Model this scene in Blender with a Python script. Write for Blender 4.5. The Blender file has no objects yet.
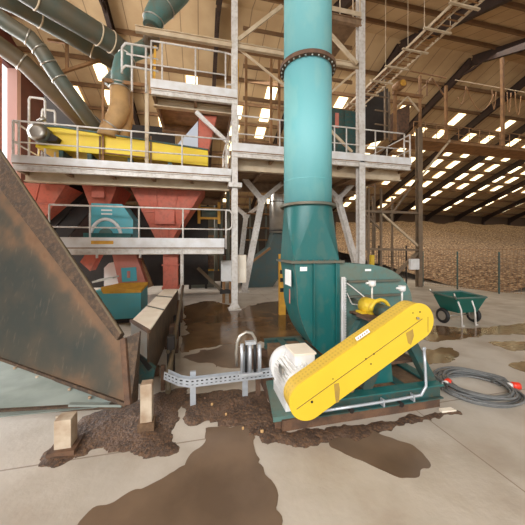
import bpy, bmesh, math, random
from mathutils import Vector, Matrix, noise
random.seed(7)
C = bpy.context.scene.collection
PI = math.pi
# ------------------------------------------------------------------ camera
YAW = math.radians(13.0)
CY, SY = math.cos(YAW), math.sin(YAW)
F, CX0, HY, EYE = 270.0, 262.5, 248.0, 1.7
cam_d = bpy.data.cameras.new('camera'); cam = bpy.data.objects.new('camera', cam_d); C.objects.link(cam)
cam_d.sensor_width = 36; cam_d.lens = 36*F/525; cam_d.shift_y = -(262.5-HY)/525
cam_d.clip_end = 400; cam_d.clip_start = 0.05
cam.location = (0, 0, EYE); cam.rotation_euler = (PI/2, 0, -YAW)
bpy.context.scene.camera = cam
# ------------------------------------------------------------------ world, light, exposure
w = bpy.data.worlds.new('world'); bpy.context.scene.world = w; w.use_nodes = True
bg = w.node_tree.nodes['Background']; bg.inputs[0].default_value = (0.96, 0.98, 1.0, 1); bg.inputs[1].default_value = 1.1
def area(name, loc, target, sx, sy, power, col=(.95, .975, 1)):
    d = bpy.data.lights.new(name, 'AREA'); d.shape = 'RECTANGLE'; d.size = sx; d.size_y = sy; d.energy = power; d.color = col
    o = bpy.data.objects.new(name, d); C.objects.link(o); o.location = loc
    o.rotation_euler = (Vector(target)-Vector(loc)).to_track_quat('-Z', 'Y').to_euler(); return o
area('open_front_fill', (-5.5, -6.5, 8.5), (3, 9, 1.0), 12, 6, 3600)  # added fill light, standing for daylight from an unseen open front
area('side_door_daylight', (-10.3, 13, 6.5), (0, 10, 5.0), 8, 9, 1500, (1, .98, .98))
area('rooflight_daylight', (8, 16, 13.5), (10, 20, 0), 26, 6, 1300, (1, .95, .88))
vs = bpy.context.scene.view_settings
vs.view_transform = 'Standard'; vs.look = 'None'; vs.gamma = 1; vs.use_curve_mapping = False
vs.exposure = 0.62

# ------------------------------------------------------------------ pixel -> point of the place (u = x, v = y)
def ray(px, py):
    a = (px-CX0)/F; b = (HY-py)/F
    return Vector((SY+a*CY, CY-a*SY, b))
EP = Vector((0, 0, EYE))
def atv(px, py, v): r = ray(px, py); return EP+r*(v/r.y)
def atu(px, py, u): r = ray(px, py); return EP+r*(u/r.x)
def atz(px, py, z=0.0): r = ray(px, py); return EP+r*((z-EYE)/r.z)
def att(px, py, t): return EP+ray(px, py)*t
def onpl(px, py, p0, n): r = ray(px, py); return EP+r*((p0-EP).dot(n)/r.dot(n))

# ------------------------------------------------------------------ materials
def L(c): return tuple(((x/255)/12.92 if x/255 <= .04045 else ((x/255+.055)/1.055)**2.4) for x in c)+(1,)
MATS = {}
def mat(name, col, rough=.6, metal=0.0, col2=None, scale=4.0, amt=.5, detail=6, bump=0.0, bscale=None, stretch=None, thr=(.4, .62), col3=None, scale3=30, amt3=.4):
    m = bpy.data.materials.new(name); m.use_nodes = True; nt = m.node_tree; b = nt.nodes['Principled BSDF']
    b.inputs['Roughness'].default_value = rough; b.inputs['Metallic'].default_value = metal
    b.inputs['Base Color'].default_value = L(col)
    out = None
    tc = nt.nodes.new('ShaderNodeTexCoord'); mp = nt.nodes.new('ShaderNodeMapping'); nt.links.new(tc.outputs['Object'], mp.inputs[0])
    if stretch: mp.inputs['Scale'].default_value = stretch
    def layer(prev, c2, sc, am, th):
        n = nt.nodes.new('ShaderNodeTexNoise'); n.inputs['Scale'].default_value = sc; n.inputs['Detail'].default_value = detail
        nt.links.new(mp.outputs[0], n.inputs['Vector'])
        mr = nt.nodes.new('ShaderNodeMapRange'); mr.inputs[1].default_value = th[0]; mr.inputs[2].default_value = th[1]; mr.inputs[4].default_value = am
        nt.links.new(n.outputs[0], mr.inputs[0])
        mx = nt.nodes.new('ShaderNodeMix'); mx.data_type = 'RGBA'; nt.links.new(mr.outputs[0], mx.inputs[0])
        if prev is None: mx.inputs[6].default_value = L(col)
        else: nt.links.new(prev, mx.inputs[6])
        mx.inputs[7].default_value = L(c2)
        return mx.outputs[2]
    if col2: out = layer(out, col2, scale, amt, thr)
    if col3: out = layer(out, col3, scale3, amt3, (.5, .6))
    if out is not None: nt.links.new(out, b.inputs['Base Color'])
    if bump:
        n = nt.nodes.new('ShaderNodeTexNoise'); n.inputs['Scale'].default_value = bscale or scale*4; n.inputs['Detail'].default_value = 5
        nt.links.new(mp.outputs[0], n.inputs['Vector'])
        bp = nt.nodes.new('ShaderNodeBump'); bp.inputs['Strength'].default_value = bump; bp.inputs['Distance'].default_value = .02
        nt.links.new(n.outputs[0], bp.inputs['Height']); nt.links.new(bp.outputs[0], b.inputs['Normal'])
    MATS[name] = m; return m
def emis(name, col, s):
    m = bpy.data.materials.new(name); m.use_nodes = True; b = m.node_tree.nodes['Principled BSDF']
    b.inputs['Base Color'].default_value = L(col); b.inputs['Emission Color'].default_value = L(col); b.inputs['Emission Strength'].default_value = s
    return m
M_teal = mat('teal_pipe_paint', (116, 180, 182), .6, 0, (78, 160, 160), 1.2, .7, stretch=(1, 1, .35), col3=(150, 190, 180), scale3=5, amt3=.25)
M_fan = mat('teal_fan_paint', (22, 98, 95), .42, 0, (36, 90, 86), 2.2, .5, stretch=(1, 1, .5), col3=(95, 110, 95), scale3=9, amt3=.2)
M_fandull = mat('dusty_teal_paint', (82, 116, 108), .6, 0, (108, 108, 92), 3, .6, col3=(100, 100, 80), scale3=14, amt3=.35)
M_tealdark = mat('dark_teal_steel', (36, 84, 82), .5, 0, (66, 64, 50), 5, .55, col3=(95, 75, 50), scale3=16, amt3=.4)
M_duct = mat('weathered_green_duct', (90, 94, 82), .5, .1, (112, 96, 74), 2.5, .6)
M_tan = mat('dusty_tan_duct', (190, 150, 98), .7, 0, (150, 115, 75), 3, .6)
M_brownduct = mat('brown_dusted_duct', (104, 86, 62), .6, 0, (78, 70, 52), 2, .6)
M_yel = mat('yellow_guard_paint', (222, 186, 44), .5, 0, (214, 174, 40), 3, .35)
M_yelside = mat('yellow_perforated_edge', (212, 176, 62), .6, 0, (198, 158, 58), 30, .3)
M_yeld = mat('yellow_trough_paint', (236, 206, 34), .5, 0, (218, 170, 44), 3, .5, stretch=(.4, 1, 1))
M_red = mat('red_oxide_hopper_paint', (196, 98, 74), .6, 0, (184, 112, 92), 2.5, .5, col3=(120, 70, 55), scale3=9, amt3=.25)
M_redpale = mat('faded_red_paint', (208, 128, 110), .6, 0, (190, 106, 86), 3, .5)
M_galv = mat('pale_galvanised_steel', (222, 216, 208), .5, .05, (192, 182, 168), 3, .5, col3=(150, 120, 85), scale3=12, amt3=.2)
M_galvw = mat('white_painted_toe_board', (226, 224, 222), .5, 0, (190, 178, 160), 4, .35)
M_cream = mat('cream_structural_steel', (206, 186, 156), .6, 0, (172, 144, 108), 3, .5)
M_dusty = mat('dusty_brown_steel', (150, 108, 66), .7, 0, (105, 74, 44), 4, .6)
M_under = mat('brown_deck_underside', (150, 120, 90), .8, 0, (105, 80, 58), 4, .6)
M_rafter = mat('dark_brown_rafter_steel', (44, 28, 18), .7, 0, (64, 42, 26), 3, .5)
M_purlin = mat('tan_purlin_steel', (120, 88, 56), .7, 0, (96, 68, 42), 3, .5)
M_dirt = mat('wet_brown_sludge', (98, 76, 60), .7, 0, (64, 48, 37), 6, .8, bump=1.0, bscale=30, col3=(130, 95, 65), scale3=38, amt3=.5)
M_damp = mat('damp_dust_stain', (112, 88, 66), .4, 0, (84, 64, 46), 5, .8, bump=.15, bscale=60)
M_rust = mat('rusty_steel', (106, 76, 54), .75, 0, (66, 50, 40), 7, .7, bump=.4, bscale=40)
M_rustdirt = mat('dirt_caked_rim_steel', (78, 60, 44), .7, .1, (52, 44, 36), 7, .7, bump=.6, bscale=35, col3=(116, 90, 64), scale3=22, amt3=.35)
M_plate = mat('worn_lip_plate_steel', (146, 154, 146), .4, .3, (118, 128, 120), 3, .6, stretch=(1, 2.5, 1))
M_post = mat('whitewashed_post', (190, 172, 148), .7, 0, (140, 108, 78), 6, .7)
M_white = mat('white_paint', (232, 230, 226), .45, 0, (206, 200, 190), 6, .4)
M_paper = mat('white_paper', (240, 238, 232), .6)
M_black = mat('black_rubber', (26, 24, 22), .6, 0)
M_dark = mat('dark_steel_and_shade', (44, 36, 30), .7, 0, (30, 25, 21), 4, .6)  # machine steel, also the dark sheets that stand in for shade
M_silver = mat('silver_flue_metal', (190, 185, 175), .3, .8, (150, 140, 125), 4, .4)
M_orange = mat('orange_red_plug', (232, 58, 32), .4)
M_cable = mat('grey_cable_sheath', (112, 112, 110), .5, 0, (80, 78, 74), 20, .4)
M_alu = mat('cable_tray_zinc', (196, 200, 204), .38, .5, (165, 168, 170), 12, .4)
M_barrow = mat('green_barrow_plastic', (16, 86, 74), .45, 0, (28, 76, 64), 8, .4)
M_amber = mat('amber_beam_paint', (214, 160, 50), .6, 0, (180, 125, 50), 8, .5)
M_pink = mat('pale_pink_door_post', (226, 178, 165), .6)
M_conc_cover = mat('beige_cover_plate', (244, 232, 212), .6, 0, (226, 208, 182), 4, .5)
M_tealbright = mat('light_teal_paint', (82, 172, 184), .5, 0, (98, 164, 166), 4, .5)
M_greycover = mat('pale_blue_grey_sheet', (190, 196, 206), .5)
M_hole = mat('dark_bolt_hole', (30, 22, 16), .9)

# wood chips
def chips():
    m = mat('wood_chips', (134, 104, 76), .9, 0, (74, 54, 38), 7, .9, thr=(.42, .6), bump=1.0, bscale=7, col3=(196, 166, 128), scale3=9, amt3=.8)
    return m
M_chips = chips()

# hopper wall: grey green steel, brown dirt along rim and foot
def hopper_mat(y0, y1):
    m = bpy.data.materials.new('stained_hopper_steel'); m.use_nodes = True; nt = m.node_tree; b = nt.nodes['Principled BSDF']
    b.inputs['Roughness'].default_value = .5; b.inputs['Metallic'].default_value = .15
    at_ = nt.nodes.new('ShaderNodeAttribute'); at_.attribute_name = 'wear'
    tc = nt.nodes.new('ShaderNodeTexCoord')
    n = nt.nodes.new('ShaderNodeTexNoise'); n.inputs['Scale'].default_value = 3.2; n.inputs['Detail'].default_value = 9
    nt.links.new(tc.outputs['Object'], n.inputs['Vector'])
    add = nt.nodes.new('ShaderNodeMath'); add.operation = 'ADD'; hm = nt.nodes.new('ShaderNodeMath'); hm.operation = 'MULTIPLY_ADD'; hm.inputs[1].default_value = .55; hm.inputs[2].default_value = .24; nt.links.new(n.outputs[0], hm.inputs[0]); nt.links.new(hm.outputs[0], add.inputs[0]); nt.links.new(at_.outputs['Fac'], add.inputs[1])
    cr = nt.nodes.new('ShaderNodeValToRGB'); e = cr.color_ramp.elements
    e[0].position = .5; e[0].color = L((54, 58, 52)); e[1].position = .98; e[1].color = L((86, 58, 36))
    k = e.new(.68); k.color = L((74, 68, 56)); k = e.new(.84); k.color = L((116, 88, 64))
    nt.links.new(add.outputs[0], cr.inputs[0])
    # scratches
    n2 = nt.nodes.new('ShaderNodeTexNoise'); n2.inputs['Scale'].default_value = 26; mp = nt.nodes.new('ShaderNodeMapping'); mp.inputs['Scale'].default_value = (1, 1, .12)
    nt.links.new(tc.outputs['Object'], mp.inputs[0]); nt.links.new(mp.outputs[0], n2.inputs['Vector'])
    mr = nt.nodes.new('ShaderNodeMapRange'); mr.inputs[1].default_value = .62; mr.inputs[2].default_value = .75; mr.inputs[4].default_value = .2
    nt.links.new(n2.outputs[0], mr.inputs[0])
    mx = nt.nodes.new('ShaderNodeMix'); mx.data_type = 'RGBA'; nt.links.new(mr.outputs[0], mx.inputs[0]); nt.links.new(cr.outputs[0], mx.inputs[6]); mx.inputs[7].default_value = L((140, 122, 98))
    nt.links.new(mx.outputs[2], b.inputs['Base Color'])
    return m

# concrete floor with joints
def floor_mat():
    m = bpy.data.materials.new('concrete_floor'); m.use_nodes = True; nt = m.node_tree; b = nt.nodes['Principled BSDF']
    tc = nt.nodes.new('ShaderNodeTexCoord')
    def noi(s, d=8):
        n = nt.nodes.new('ShaderNodeTexNoise'); n.inputs['Scale'].default_value = s; n.inputs['Detail'].default_value = d
        nt.links.new(tc.outputs['Object'], n.inputs['Vector']); return n.outputs[0]
    def ramp(src, stops):
        cr = nt.nodes.new('ShaderNodeValToRGB'); e = cr.color_ramp.elements
        e[0].position, e[0].color = stops[0]; e[1].position, e[1].color = stops[-1]
        for p, c in stops[1:-1]: k = e.new(p); k.color = c
        nt.links.new(src, cr.inputs[0]); return cr.outputs[0]
    base = ramp(noi(.9), [(.3, L((166, 154, 138))), (.5, L((186, 175, 160))), (.7, L((194, 185, 172)))])
    st = ramp(noi(2.6, 10), [(.42, (0, 0, 0, 1)), (.72, (.55, .55, .55, 1))])
    mx = nt.nodes.new('ShaderNodeMix'); mx.data_type = 'RGBA'; nt.links.new(st, mx.inputs[0]); nt.links.new(base, mx.inputs[6]); mx.inputs[7].default_value = L((150, 132, 112))
    # joints
    sx = nt.nodes.new('ShaderNodeSeparateXYZ'); nt.links.new(tc.outputs['Object'], sx.inputs[0])
    def joint(o, off, per, wd):
        a = nt.nodes.new('ShaderNodeMath'); a.operation = 'SUBTRACT'; a.inputs[1].default_value = off-100*per; nt.links.new(o, a.inputs[0])
        p = nt.nodes.new('ShaderNodeMath'); p.operation = 'MODULO'; p.inputs[1].default_value = per; nt.links.new(a.outputs[0], p.inputs[0])
        l = nt.nodes.new('ShaderNodeMath'); l.operation = 'LESS_THAN'; l.inputs[1].default_value = wd; nt.links.new(p.outputs[0], l.inputs[0]); return l.outputs[0]
    j = nt.nodes.new('ShaderNodeMath'); j.operation = 'MAXIMUM'; nt.links.new(joint(sx.outputs[0], 2.0, 4.2, .012), j.inputs[0]); nt.links.new(joint(sx.outputs[1], 3.3, 3.6, .015), j.inputs[1])
    jm = nt.nodes.new('ShaderNodeMath'); jm.operation = 'MULTIPLY'; jm.inputs[1].default_value = .6; nt.links.new(j.outputs[0], jm.inputs[0])
    mx2 = nt.nodes.new('ShaderNodeMix'); mx2.data_type = 'RGBA'; nt.links.new(jm.outputs[0], mx2.inputs[0]); nt.links.new(mx.outputs[2], mx2.inputs[6]); mx2.inputs[7].default_value = L((105, 82, 62))
    nt.links.new(mx2.outputs[2], b.inputs['Base Color'])
    b.inputs['Roughness'].default_value = .62
    bp = nt.nodes.new('ShaderNodeBump'); bp.inputs['Strength'].default_value = .25; bp.inputs['Distance'].default_value = .01
    nt.links.new(noi(25), bp.inputs['Height']); nt.links.new(bp.outputs[0], b.inputs['Normal'])
    return m
M_floor = floor_mat()
def water_mat(name, c1, c2, rough):
    m = mat(name, c1, rough, 0, c2, 1.6, .8, bump=.04, bscale=14)
    m.node_tree.nodes['Principled BSDF'].inputs['IOR'].default_value = 1.4
    return m
M_water = water_mat('brown_standing_water', (122, 94, 64), (84, 62, 42), .13)
M_wet = water_mat('soaked_concrete', (120, 98, 78), (92, 74, 58), .3)
# roof cladding: tan sheets with thin joints
def roof_mat():
    m = mat('tan_roof_cladding', (196, 166, 124), .7, 0, (170, 138, 98), .6, .6)
    nt = m.node_tree; b = nt.nodes['Principled BSDF']; src = b.inputs['Base Color'].links[0].from_socket
    tc = nt.nodes.new('ShaderNodeTexCoord'); sx = nt.nodes.new('ShaderNodeSeparateXYZ'); nt.links.new(tc.outputs['Object'], sx.inputs[0])
    a = nt.nodes.new('ShaderNodeMath'); a.operation = 'ADD'; a.inputs[1].default_value = 100; nt.links.new(sx.outputs[0], a.inputs[0])
    p = nt.nodes.new('ShaderNodeMath'); p.operation = 'MODULO'; p.inputs[1].default_value = 1.02; nt.links.new(a.outputs[0], p.inputs[0])
    l = nt.nodes.new('ShaderNodeMath'); l.operation = 'LESS_THAN'; l.inputs[1].default_value = .05; nt.links.new(p.outputs[0], l.inputs[0])
    ml = nt.nodes.new('ShaderNodeMath'); ml.operation = 'MULTIPLY'; ml.inputs[1].default_value = .6; nt.links.new(l.outputs[0], ml.inputs[0])
    mx = nt.nodes.new('ShaderNodeMix'); mx.data_type = 'RGBA'; nt.links.new(ml.outputs[0], mx.inputs[0]); nt.links.new(src, mx.inputs[6]); mx.inputs[7].default_value = L((80, 54, 32))
    nt.links.new(mx.outputs[2], b.inputs['Base Color']); return m
M_roof = roof_mat()
M_wallbrown = mat('brown_side_wall', (92, 70, 48), .8, 0, (95, 68, 44), 1, .6)
M_wallred = mat('dark_red_brown_cladding', (112, 56, 46), .7, 0, (84, 44, 38), 1, .6)
M_block = mat('brown_block_wall', (74, 60, 46), .85, 0, (54, 44, 34), 2, .6)
M_sky = emis('daylit_rooflight', (255, 238, 190), 2.2)
M_glow = emis('daylight_through_door_sheet', (250, 248, 252), 1.5)

# ------------------------------------------------------------------ mesh builder
class MB:
    def __init__(s): s.b = bmesh.new()
    def poly(s, pts, faces):
        vs_ = [s.b.verts.new(p) for p in pts]
        for f in faces:
            try: s.b.faces.new([vs_[i] for i in f])
            except ValueError: pass
        return s
    def box(s, lo, hi):
        x0, y0, z0 = lo; x1, y1, z1 = hi
        return s.poly([(x0, y0, z0), (x1, y0, z0), (x1, y1, z0), (x0, y1, z0), (x0, y0, z1), (x1, y0, z1), (x1, y1, z1), (x0, y1, z1)],
                      [(0, 3, 2, 1), (4, 5, 6, 7), (0, 1, 5, 4), (1, 2, 6, 5), (2, 3, 7, 6), (3, 0, 4, 7)])
    def frame(s, p, q, hint):
        d = (Vector(q)-Vector(p)).normalized(); h = Vector(hint)
        if abs(d.dot(h)) > .98: h = Vector((0, 1, 0)) if abs(d.y) < .9 else Vector((1, 0, 0))
        sd = d.cross(h).normalized(); up = sd.cross(d).normalized(); return d, sd, up
    def beam(s, p, q, w, h=None, hint=(0, 0, 1)):        # w sideways, h along hint
        h = h or w; d, sd, up = s.frame(p, q, hint); p = Vector(p); q = Vector(q)
        c = [(-.5, -.5), (.5, -.5), (.5, .5), (-.5, .5)]
        return s.poly([a+sd*(i*w)+up*(j*h) for a in (p, q) for i, j in c], [(3, 2, 1, 0), (4, 5, 6, 7), (0, 1, 5, 4), (1, 2, 6, 5), (2, 3, 7, 6), (3, 0, 4, 7)])
    def ibeam(s, p, q, w, h, t=.02, hint=(0, 0, 1)):
        d, sd, up = s.frame(p, q, hint); p = Vector(p); q = Vector(q)
        for k in (-1, 1):
            o = up*(k*(h/2-t/2)); s.beam(p+o, q+o, w, t, up)
        return s.beam(p, q, t, h-2*t, up)
    def tube(s, pts, r, n=10, cap=True):
        pts = [Vector(p) for p in pts]; rs = r if isinstance(r, (list, tuple)) else [r]*len(pts)
        rings = []; up = None
        for i, p in enumerate(pts):
            if i == 0: d = pts[1]-pts[0]
            elif i == len(pts)-1: d = pts[-1]-pts[-2]
            else: d = (pts[i+1]-p).normalized()+(p-pts[i-1]).normalized()
            d.normalize()
            if up is None: up = Vector((0, 0, 1)) if abs(d.z) < .9 else Vector((1, 0, 0))
            sd = d.cross(up).normalized(); up = sd.cross(d).normalized()
            k = 1.0
            if 0 < i < len(pts)-1:
                cs = (pts[i+1]-p).normalized().dot((p-pts[i-1]).normalized()); k = 1/max(.6, math.sqrt((1+cs)/2))
            rings.append([s.b.verts.new(p+(sd*math.cos(2*PI*j/n)+up*math.sin(2*PI*j/n))*rs[i]*k) for j in range(n)])
        for a, b2 in zip(rings, rings[1:]):
            for j in range(n):
                f = s.b.faces.new((a[j], a[(j+1) % n], b2[(j+1) % n], b2[j])); f.smooth = True
        if cap: s.b.faces.new(rings[0][::-1]); s.b.faces.new(rings[-1])
        return s
    def cyl(s, p, q, r, n=24): return s.tube([p, q], r, n)
    def ring(s, c, R, r, axis=(0, 0, 1), n=40, m=6):
        c = Vector(c); ax = Vector(axis).normalized(); t = Vector((1, 0, 0)) if abs(ax.x) < .9 else Vector((0, 1, 0))
        a = ax.cross(t).normalized(); b_ = ax.cross(a)
        vv = [[s.b.verts.new(c+(a*math.cos(2*PI*i/n)+b_*math.sin(2*PI*i/n))*(R+r*math.cos(2*PI*j/m))+ax*(r*math.sin(2*PI*j/m))) for j in range(m)] for i in range(n)]
        for i in range(n):
            for j in range(m):
                f = s.b.faces.new((vv[i][j], vv[(i+1) % n][j], vv[(i+1) % n][(j+1) % m], vv[i][(j+1) % m])); f.smooth = True
        return s
    def flat_ring(s, c, R0, R1, h, n=40):                 # horizontal flange
        c = Vector(c); vv = []
        for i in range(n):
            a = 2*PI*i/n; d = Vector((math.cos(a), math.sin(a), 0))
            vv.append([s.b.verts.new(c+d*R+Vector((0, 0, z))) for R, z in ((R0, 0), (R1, 0), (R1, h), (R0, h))])
        for i in range(n):
            for j in range(4): s.b.faces.new((vv[i][j], vv[(i+1) % n][j], vv[(i+1) % n][(j+1) % 4], vv[i][(j+1) % 4]))
        return s
    def prism(s, pts, ext, caps=True):
        pts = [Vector(p) for p in pts]; e = Vector(ext); n = len(pts)
        a = [s.b.verts.new(p) for p in pts]; b2 = [s.b.verts.new(p+e) for p in pts]
        for i in range(n): s.b.faces.new((a[i], a[(i+1) % n], b2[(i+1) % n], b2[i]))
        if caps: s.b.faces.new(a[::-1]); s.b.faces.new(b2)
        return s
    def loft(s, a, b2, cap=True):
        va = [s.b.verts.new(p) for p in a]; vb = [s.b.verts.new(p) for p in b2]; n = len(a)
        for i in range(n): s.b.faces.new((va[i], va[(i+1) % n], vb[(i+1) % n], vb[i]))
        if cap: s.b.faces.new(va[::-1]); s.b.faces.new(vb)
        return s
    def build(s, name, m, parent=None, bevel=0, solid=0, smooth=False):
        bmesh.ops.recalc_face_normals(s.b, faces=s.b.faces[:])
        if smooth:
            for f in s.b.faces: f.smooth = True
        wl = Vector((0, 0, 0))
        if parent is not None:
            wl = parent.location.copy(); pp = parent.parent
            while pp is not None: wl += pp.location; pp = pp.parent
        bbc = None
        if parent is None:
            vsx = [v.co for v in s.b.verts]
            bbc = Vector((sum(v.x for v in vsx)/len(vsx), sum(v.y for v in vsx)/len(vsx), min(v.z for v in vsx))); wl = bbc
        bmesh.ops.translate(s.b, verts=s.b.verts[:], vec=-wl)
        me = bpy.data.meshes.new(name); s.b.to_mesh(me); s.b.free(); me.materials.append(m)
        o = bpy.data.objects.new(name, me); C.objects.link(o)
        if parent is not None: o.parent = parent
        else: o.location = bbc
        if solid: k = o.modifiers.new('thickness', 'SOLIDIFY'); k.thickness = solid; k.offset = 0
        if bevel: k = o.modifiers.new('bevel', 'BEVEL'); k.width = bevel; k.segments = 2; k.limit_method = 'ANGLE'
        return o
def thing(name, label, cat, loc, group=None):
    o = bpy.data.objects.new(name, None); C.objects.link(o); o.location = loc; o.empty_display_size = .2
    o['label'] = label; o['category'] = cat
    if group: o['group'] = group
    return o
def tag(o, label, cat, group=None, kind=None):
    o['label'] = label; o['category'] = cat
    if group: o['group'] = group
    if kind: o['kind'] = kind
    return o
def struct(o): o['kind'] = 'structure'; return o
def copy_tree(o, parent=None):
    c = o.copy(); C.objects.link(c); c.parent = parent
    for ch in list(o.children): copy_tree(ch, c)
    return c
ORD = ['first', 'second', 'third', 'fourth', 'fifth', 'sixth', 'seventh', 'eighth', 'ninth', 'tenth', 'eleventh', 'twelfth', 'thirteenth', 'fourteenth', 'fifteenth', 'sixteenth', 'seventeenth', 'eighteenth', 'nineteenth', 'twentieth']

# ================================================================== THE SHED
V0, ZE, TAN = 38.0, 7.0, .368
VR = 15.4; ZR = ZE+(V0-VR)*TAN
UG, UE, VN = -10.9, 62.0, -7.2
def roofz(v): return ZE+(V0-v)*TAN if v >= VR else ZR-(VR-v)*TAN
struct(MB().box((UG-.3, VN-4, -.3), (UE, V0+.3, 0)).build('floor', M_floor))
MB_c = MB()
for a, b_ in ((V0+.3, VR), (VR, VN)):
    za, zb = roofz(min(a, V0)), roofz(b_)
    MB_c.prism([(UG-.3, a, za+.25), (UE, a, za+.25), (UE, b_, zb+.25), (UG-.3, b_, zb+.25)], (0, 0, .08))
struct(MB_c.build('ceiling', M_roof))
struct(MB().box((UG-.3, V0, 0), (UE, V0+.3, ZE+.3)).build('wall_back', M_wallbrown))
# gable wall with tall doorway
g = MB(); x0, x1 = UG-.3, UG
D0, D1, DZ = 9.0, 19.6, 12.4
def gpoly(pts): g.prism([(x1, v, z) for v, z in pts], (x0-x1, 0, 0))
gpoly([(D1, 0), (V0, 0), (V0, ZE+.2), (D1, roofz(D1)+.2)])
gpoly([(VN, 0), (D0, 0), (D0, roofz(D0)+.2), (VN, roofz(VN)+.2)])
gpoly([(D0, DZ), (D1, DZ), (D1, roofz(D1)+.2), (VR, ZR+.2), (D0, roofz(D0)+.2)])
struct(g.build('wall_left', M_wallred))
struct(MB().box((UE-.3, VN, 0), (UE, V0, ZE+.2)).build('wall_right', M_wallbrown))
for i, v in enumerate((19.0, 17.4, 15.2)):
    struct(MB().box((UG-.25, v, 0), (UG+.25, v+.35, DZ)).build('trim_%d' % (i+1), M_pink if i != 1 else M_redpale))

BAY = .157*V0
RU = [.4965*V0+BAY*k for k in range(-5, 8)]
for i, u in enumerate(RU[1:]):
    t = thing('roof_rafter', 'dark brown steel roof rafter, the %s counted from the door end of the shed' % ORD[i], 'rafter', (u, V0-.1, 0), 'portal frames of the shed roof')
    e0, e1, e2 = Vector((u, V0-.15, roofz(V0)-.25)), Vector((u, VR, ZR-.28)), Vector((u, VN+.1, roofz(VN)-.25))
    MB().ibeam(e0, e1, .24, .62, .03).build('far_rafter_arm', M_rafter, t)
    MB().ibeam(e1, e2, .24, .62, .03).build('near_rafter_arm', M_rafter, t)
    h = MB(); d = .1
    h.prism([(u-.04, V0-.15, roofz(V0)-.2), (u-.04, V0-3.2, roofz(V0-3.2)-.25), (u-.04, V0-.15, roofz(V0)-1.0)], (.08, 0, 0)); h.build('eaves_haunch', M_rafter, t)
    MB().prism([(u-.05, VR-1.4, roofz(VR-1.4)-.3), (u-.05, VR, ZR-1.0), (u-.05, VR+1.4, roofz(VR+1.4)-.3)], (.1, 0, 0)).build('ridge_haunch', M_rafter, t)
    MB().box((u-.12, V0-.5, 0), (u+.12, V0-.12, ZE-.3)).build('column', M_rafter, t)
PV = []
v = V0-1.4; k = 0
while v > VN+1:
    if abs(v-VR) > .4:
        side = 'far' if v > VR else 'near'
        o = MB().beam((UG, v, roofz(v)+.12), (UE-.3, v, roofz(v)+.12), .12, .24).build('roof_purlin', M_purlin)
        n_ = int((V0-1.4-v)/1.9+.5)
        tag(o, 'tan steel roof purlin, the %s up from the eaves of the back wall' % (ORD[n_] if n_ < 20 else 'twenty-%s' % ORD[n_-20]), 'purlin', 'purlins under the roof sheets')
        PV.append(v)
    v -= 1.9
# rooflight strips: one window each (its panes lie between the purlins)
n = 0
for i, u in enumerate(RU[:-1]):
    for fr in (.34, .74):
        uu = u+BAY*fr; mb = MB()
        for a, b_ in zip(PV, PV[1:]):
            if (20.5 if fr < .5 else 19) < b_ < (36.2 if fr < .5 else 30) and a-b_ < 2.5:
                va, vb = a-.3, b_+.35
                mb.prism([(uu-.4, va, roofz(va)+.235), (uu+.4, va, roofz(va)+.235), (uu+.4, vb, roofz(vb)+.235), (uu-.4, vb, roofz(vb)+.235)], (0, 0, .012))
        n += 1; struct(mb.build('window_%d' % n, M_sky))
    if i in (3, 5, 7):
        uu = u+BAY*.45; mb = MB(); va, vb = 9.2, 7.6
        mb.prism([(uu-.55, va, roofz(va)+.235), (uu+.55, va, roofz(va)+.235), (uu+.55, vb, roofz(vb)+.235), (uu-.55, vb, roofz(vb)+.235)], (0, 0, .012))
        n += 1; struct(mb.build('window_%d' % n, M_sky))
# inner block wall behind the machines
struct(MB().box((-7.5, 14.0, 0), (7.5, 14.25, 3.6)).build('wall_inner', M_block))

struct(MB().prism([atv(44, 200, 14.1), atv(44, 78, 14.1), atv(62, 84, 14.1), atv(102, 122, 14.1), atv(175, 128, 14.1), atv(175, 200, 14.1)], (0, .12, 0)).build('shade_panel', M_dark))  # dark panel added to paint the deep shade below the slanting ducts

# ================================================================== wood chip pile
FA, FB = Vector((9.75, 10.2, 0)), Vector((11.9, 5.4, 0))
fd = (FB-FA).normalized()
mb = MB(); NU, NV = 90, 70; grid = []
for i in range(NU):
    row = []
    for j in range(NV):
        u = 11+i*(50.0/(NU-1)); vv = 8+j*(29.6/(NV-1))
        d = (Vector((u, vv, 0))-FA); dist = d.x*(-fd.y)+d.y*fd.x
        lim = max(0, dist-1.0)
        ext = max(0, min((vv-11.5), (u-10.5)*.8, 40))
        h = min(5.3, .30*max(0, (u-10.8))**1.0+0 if False else 5.3)
        sl = max(0.0, min(lim*.33, (vv-6)*.2, 5.2+.6*noise.noise(Vector((u*.15, vv*.15, 0)))))
        h = sl*(1+.12*noise.noise(Vector((u*.3, vv*.3, 3))))+.12*noise.noise(Vector((u*1.2, vv*1.2, 7)))*min(1, sl)
        row.append(mb.b.verts.new((u, vv, max(.01, h))))
    grid.append(row)
for i in range(NU-1):
    for j in range(NV-1): mb.b.faces.new((grid[i][j], grid[i+1][j], grid[i+1][j+1], grid[i][j+1]))
tag(mb.build('wood_chip_pile', M_chips, smooth=True), 'huge brown heap of wood chips against the back wall', 'wood chips', kind='stuff')

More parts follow.
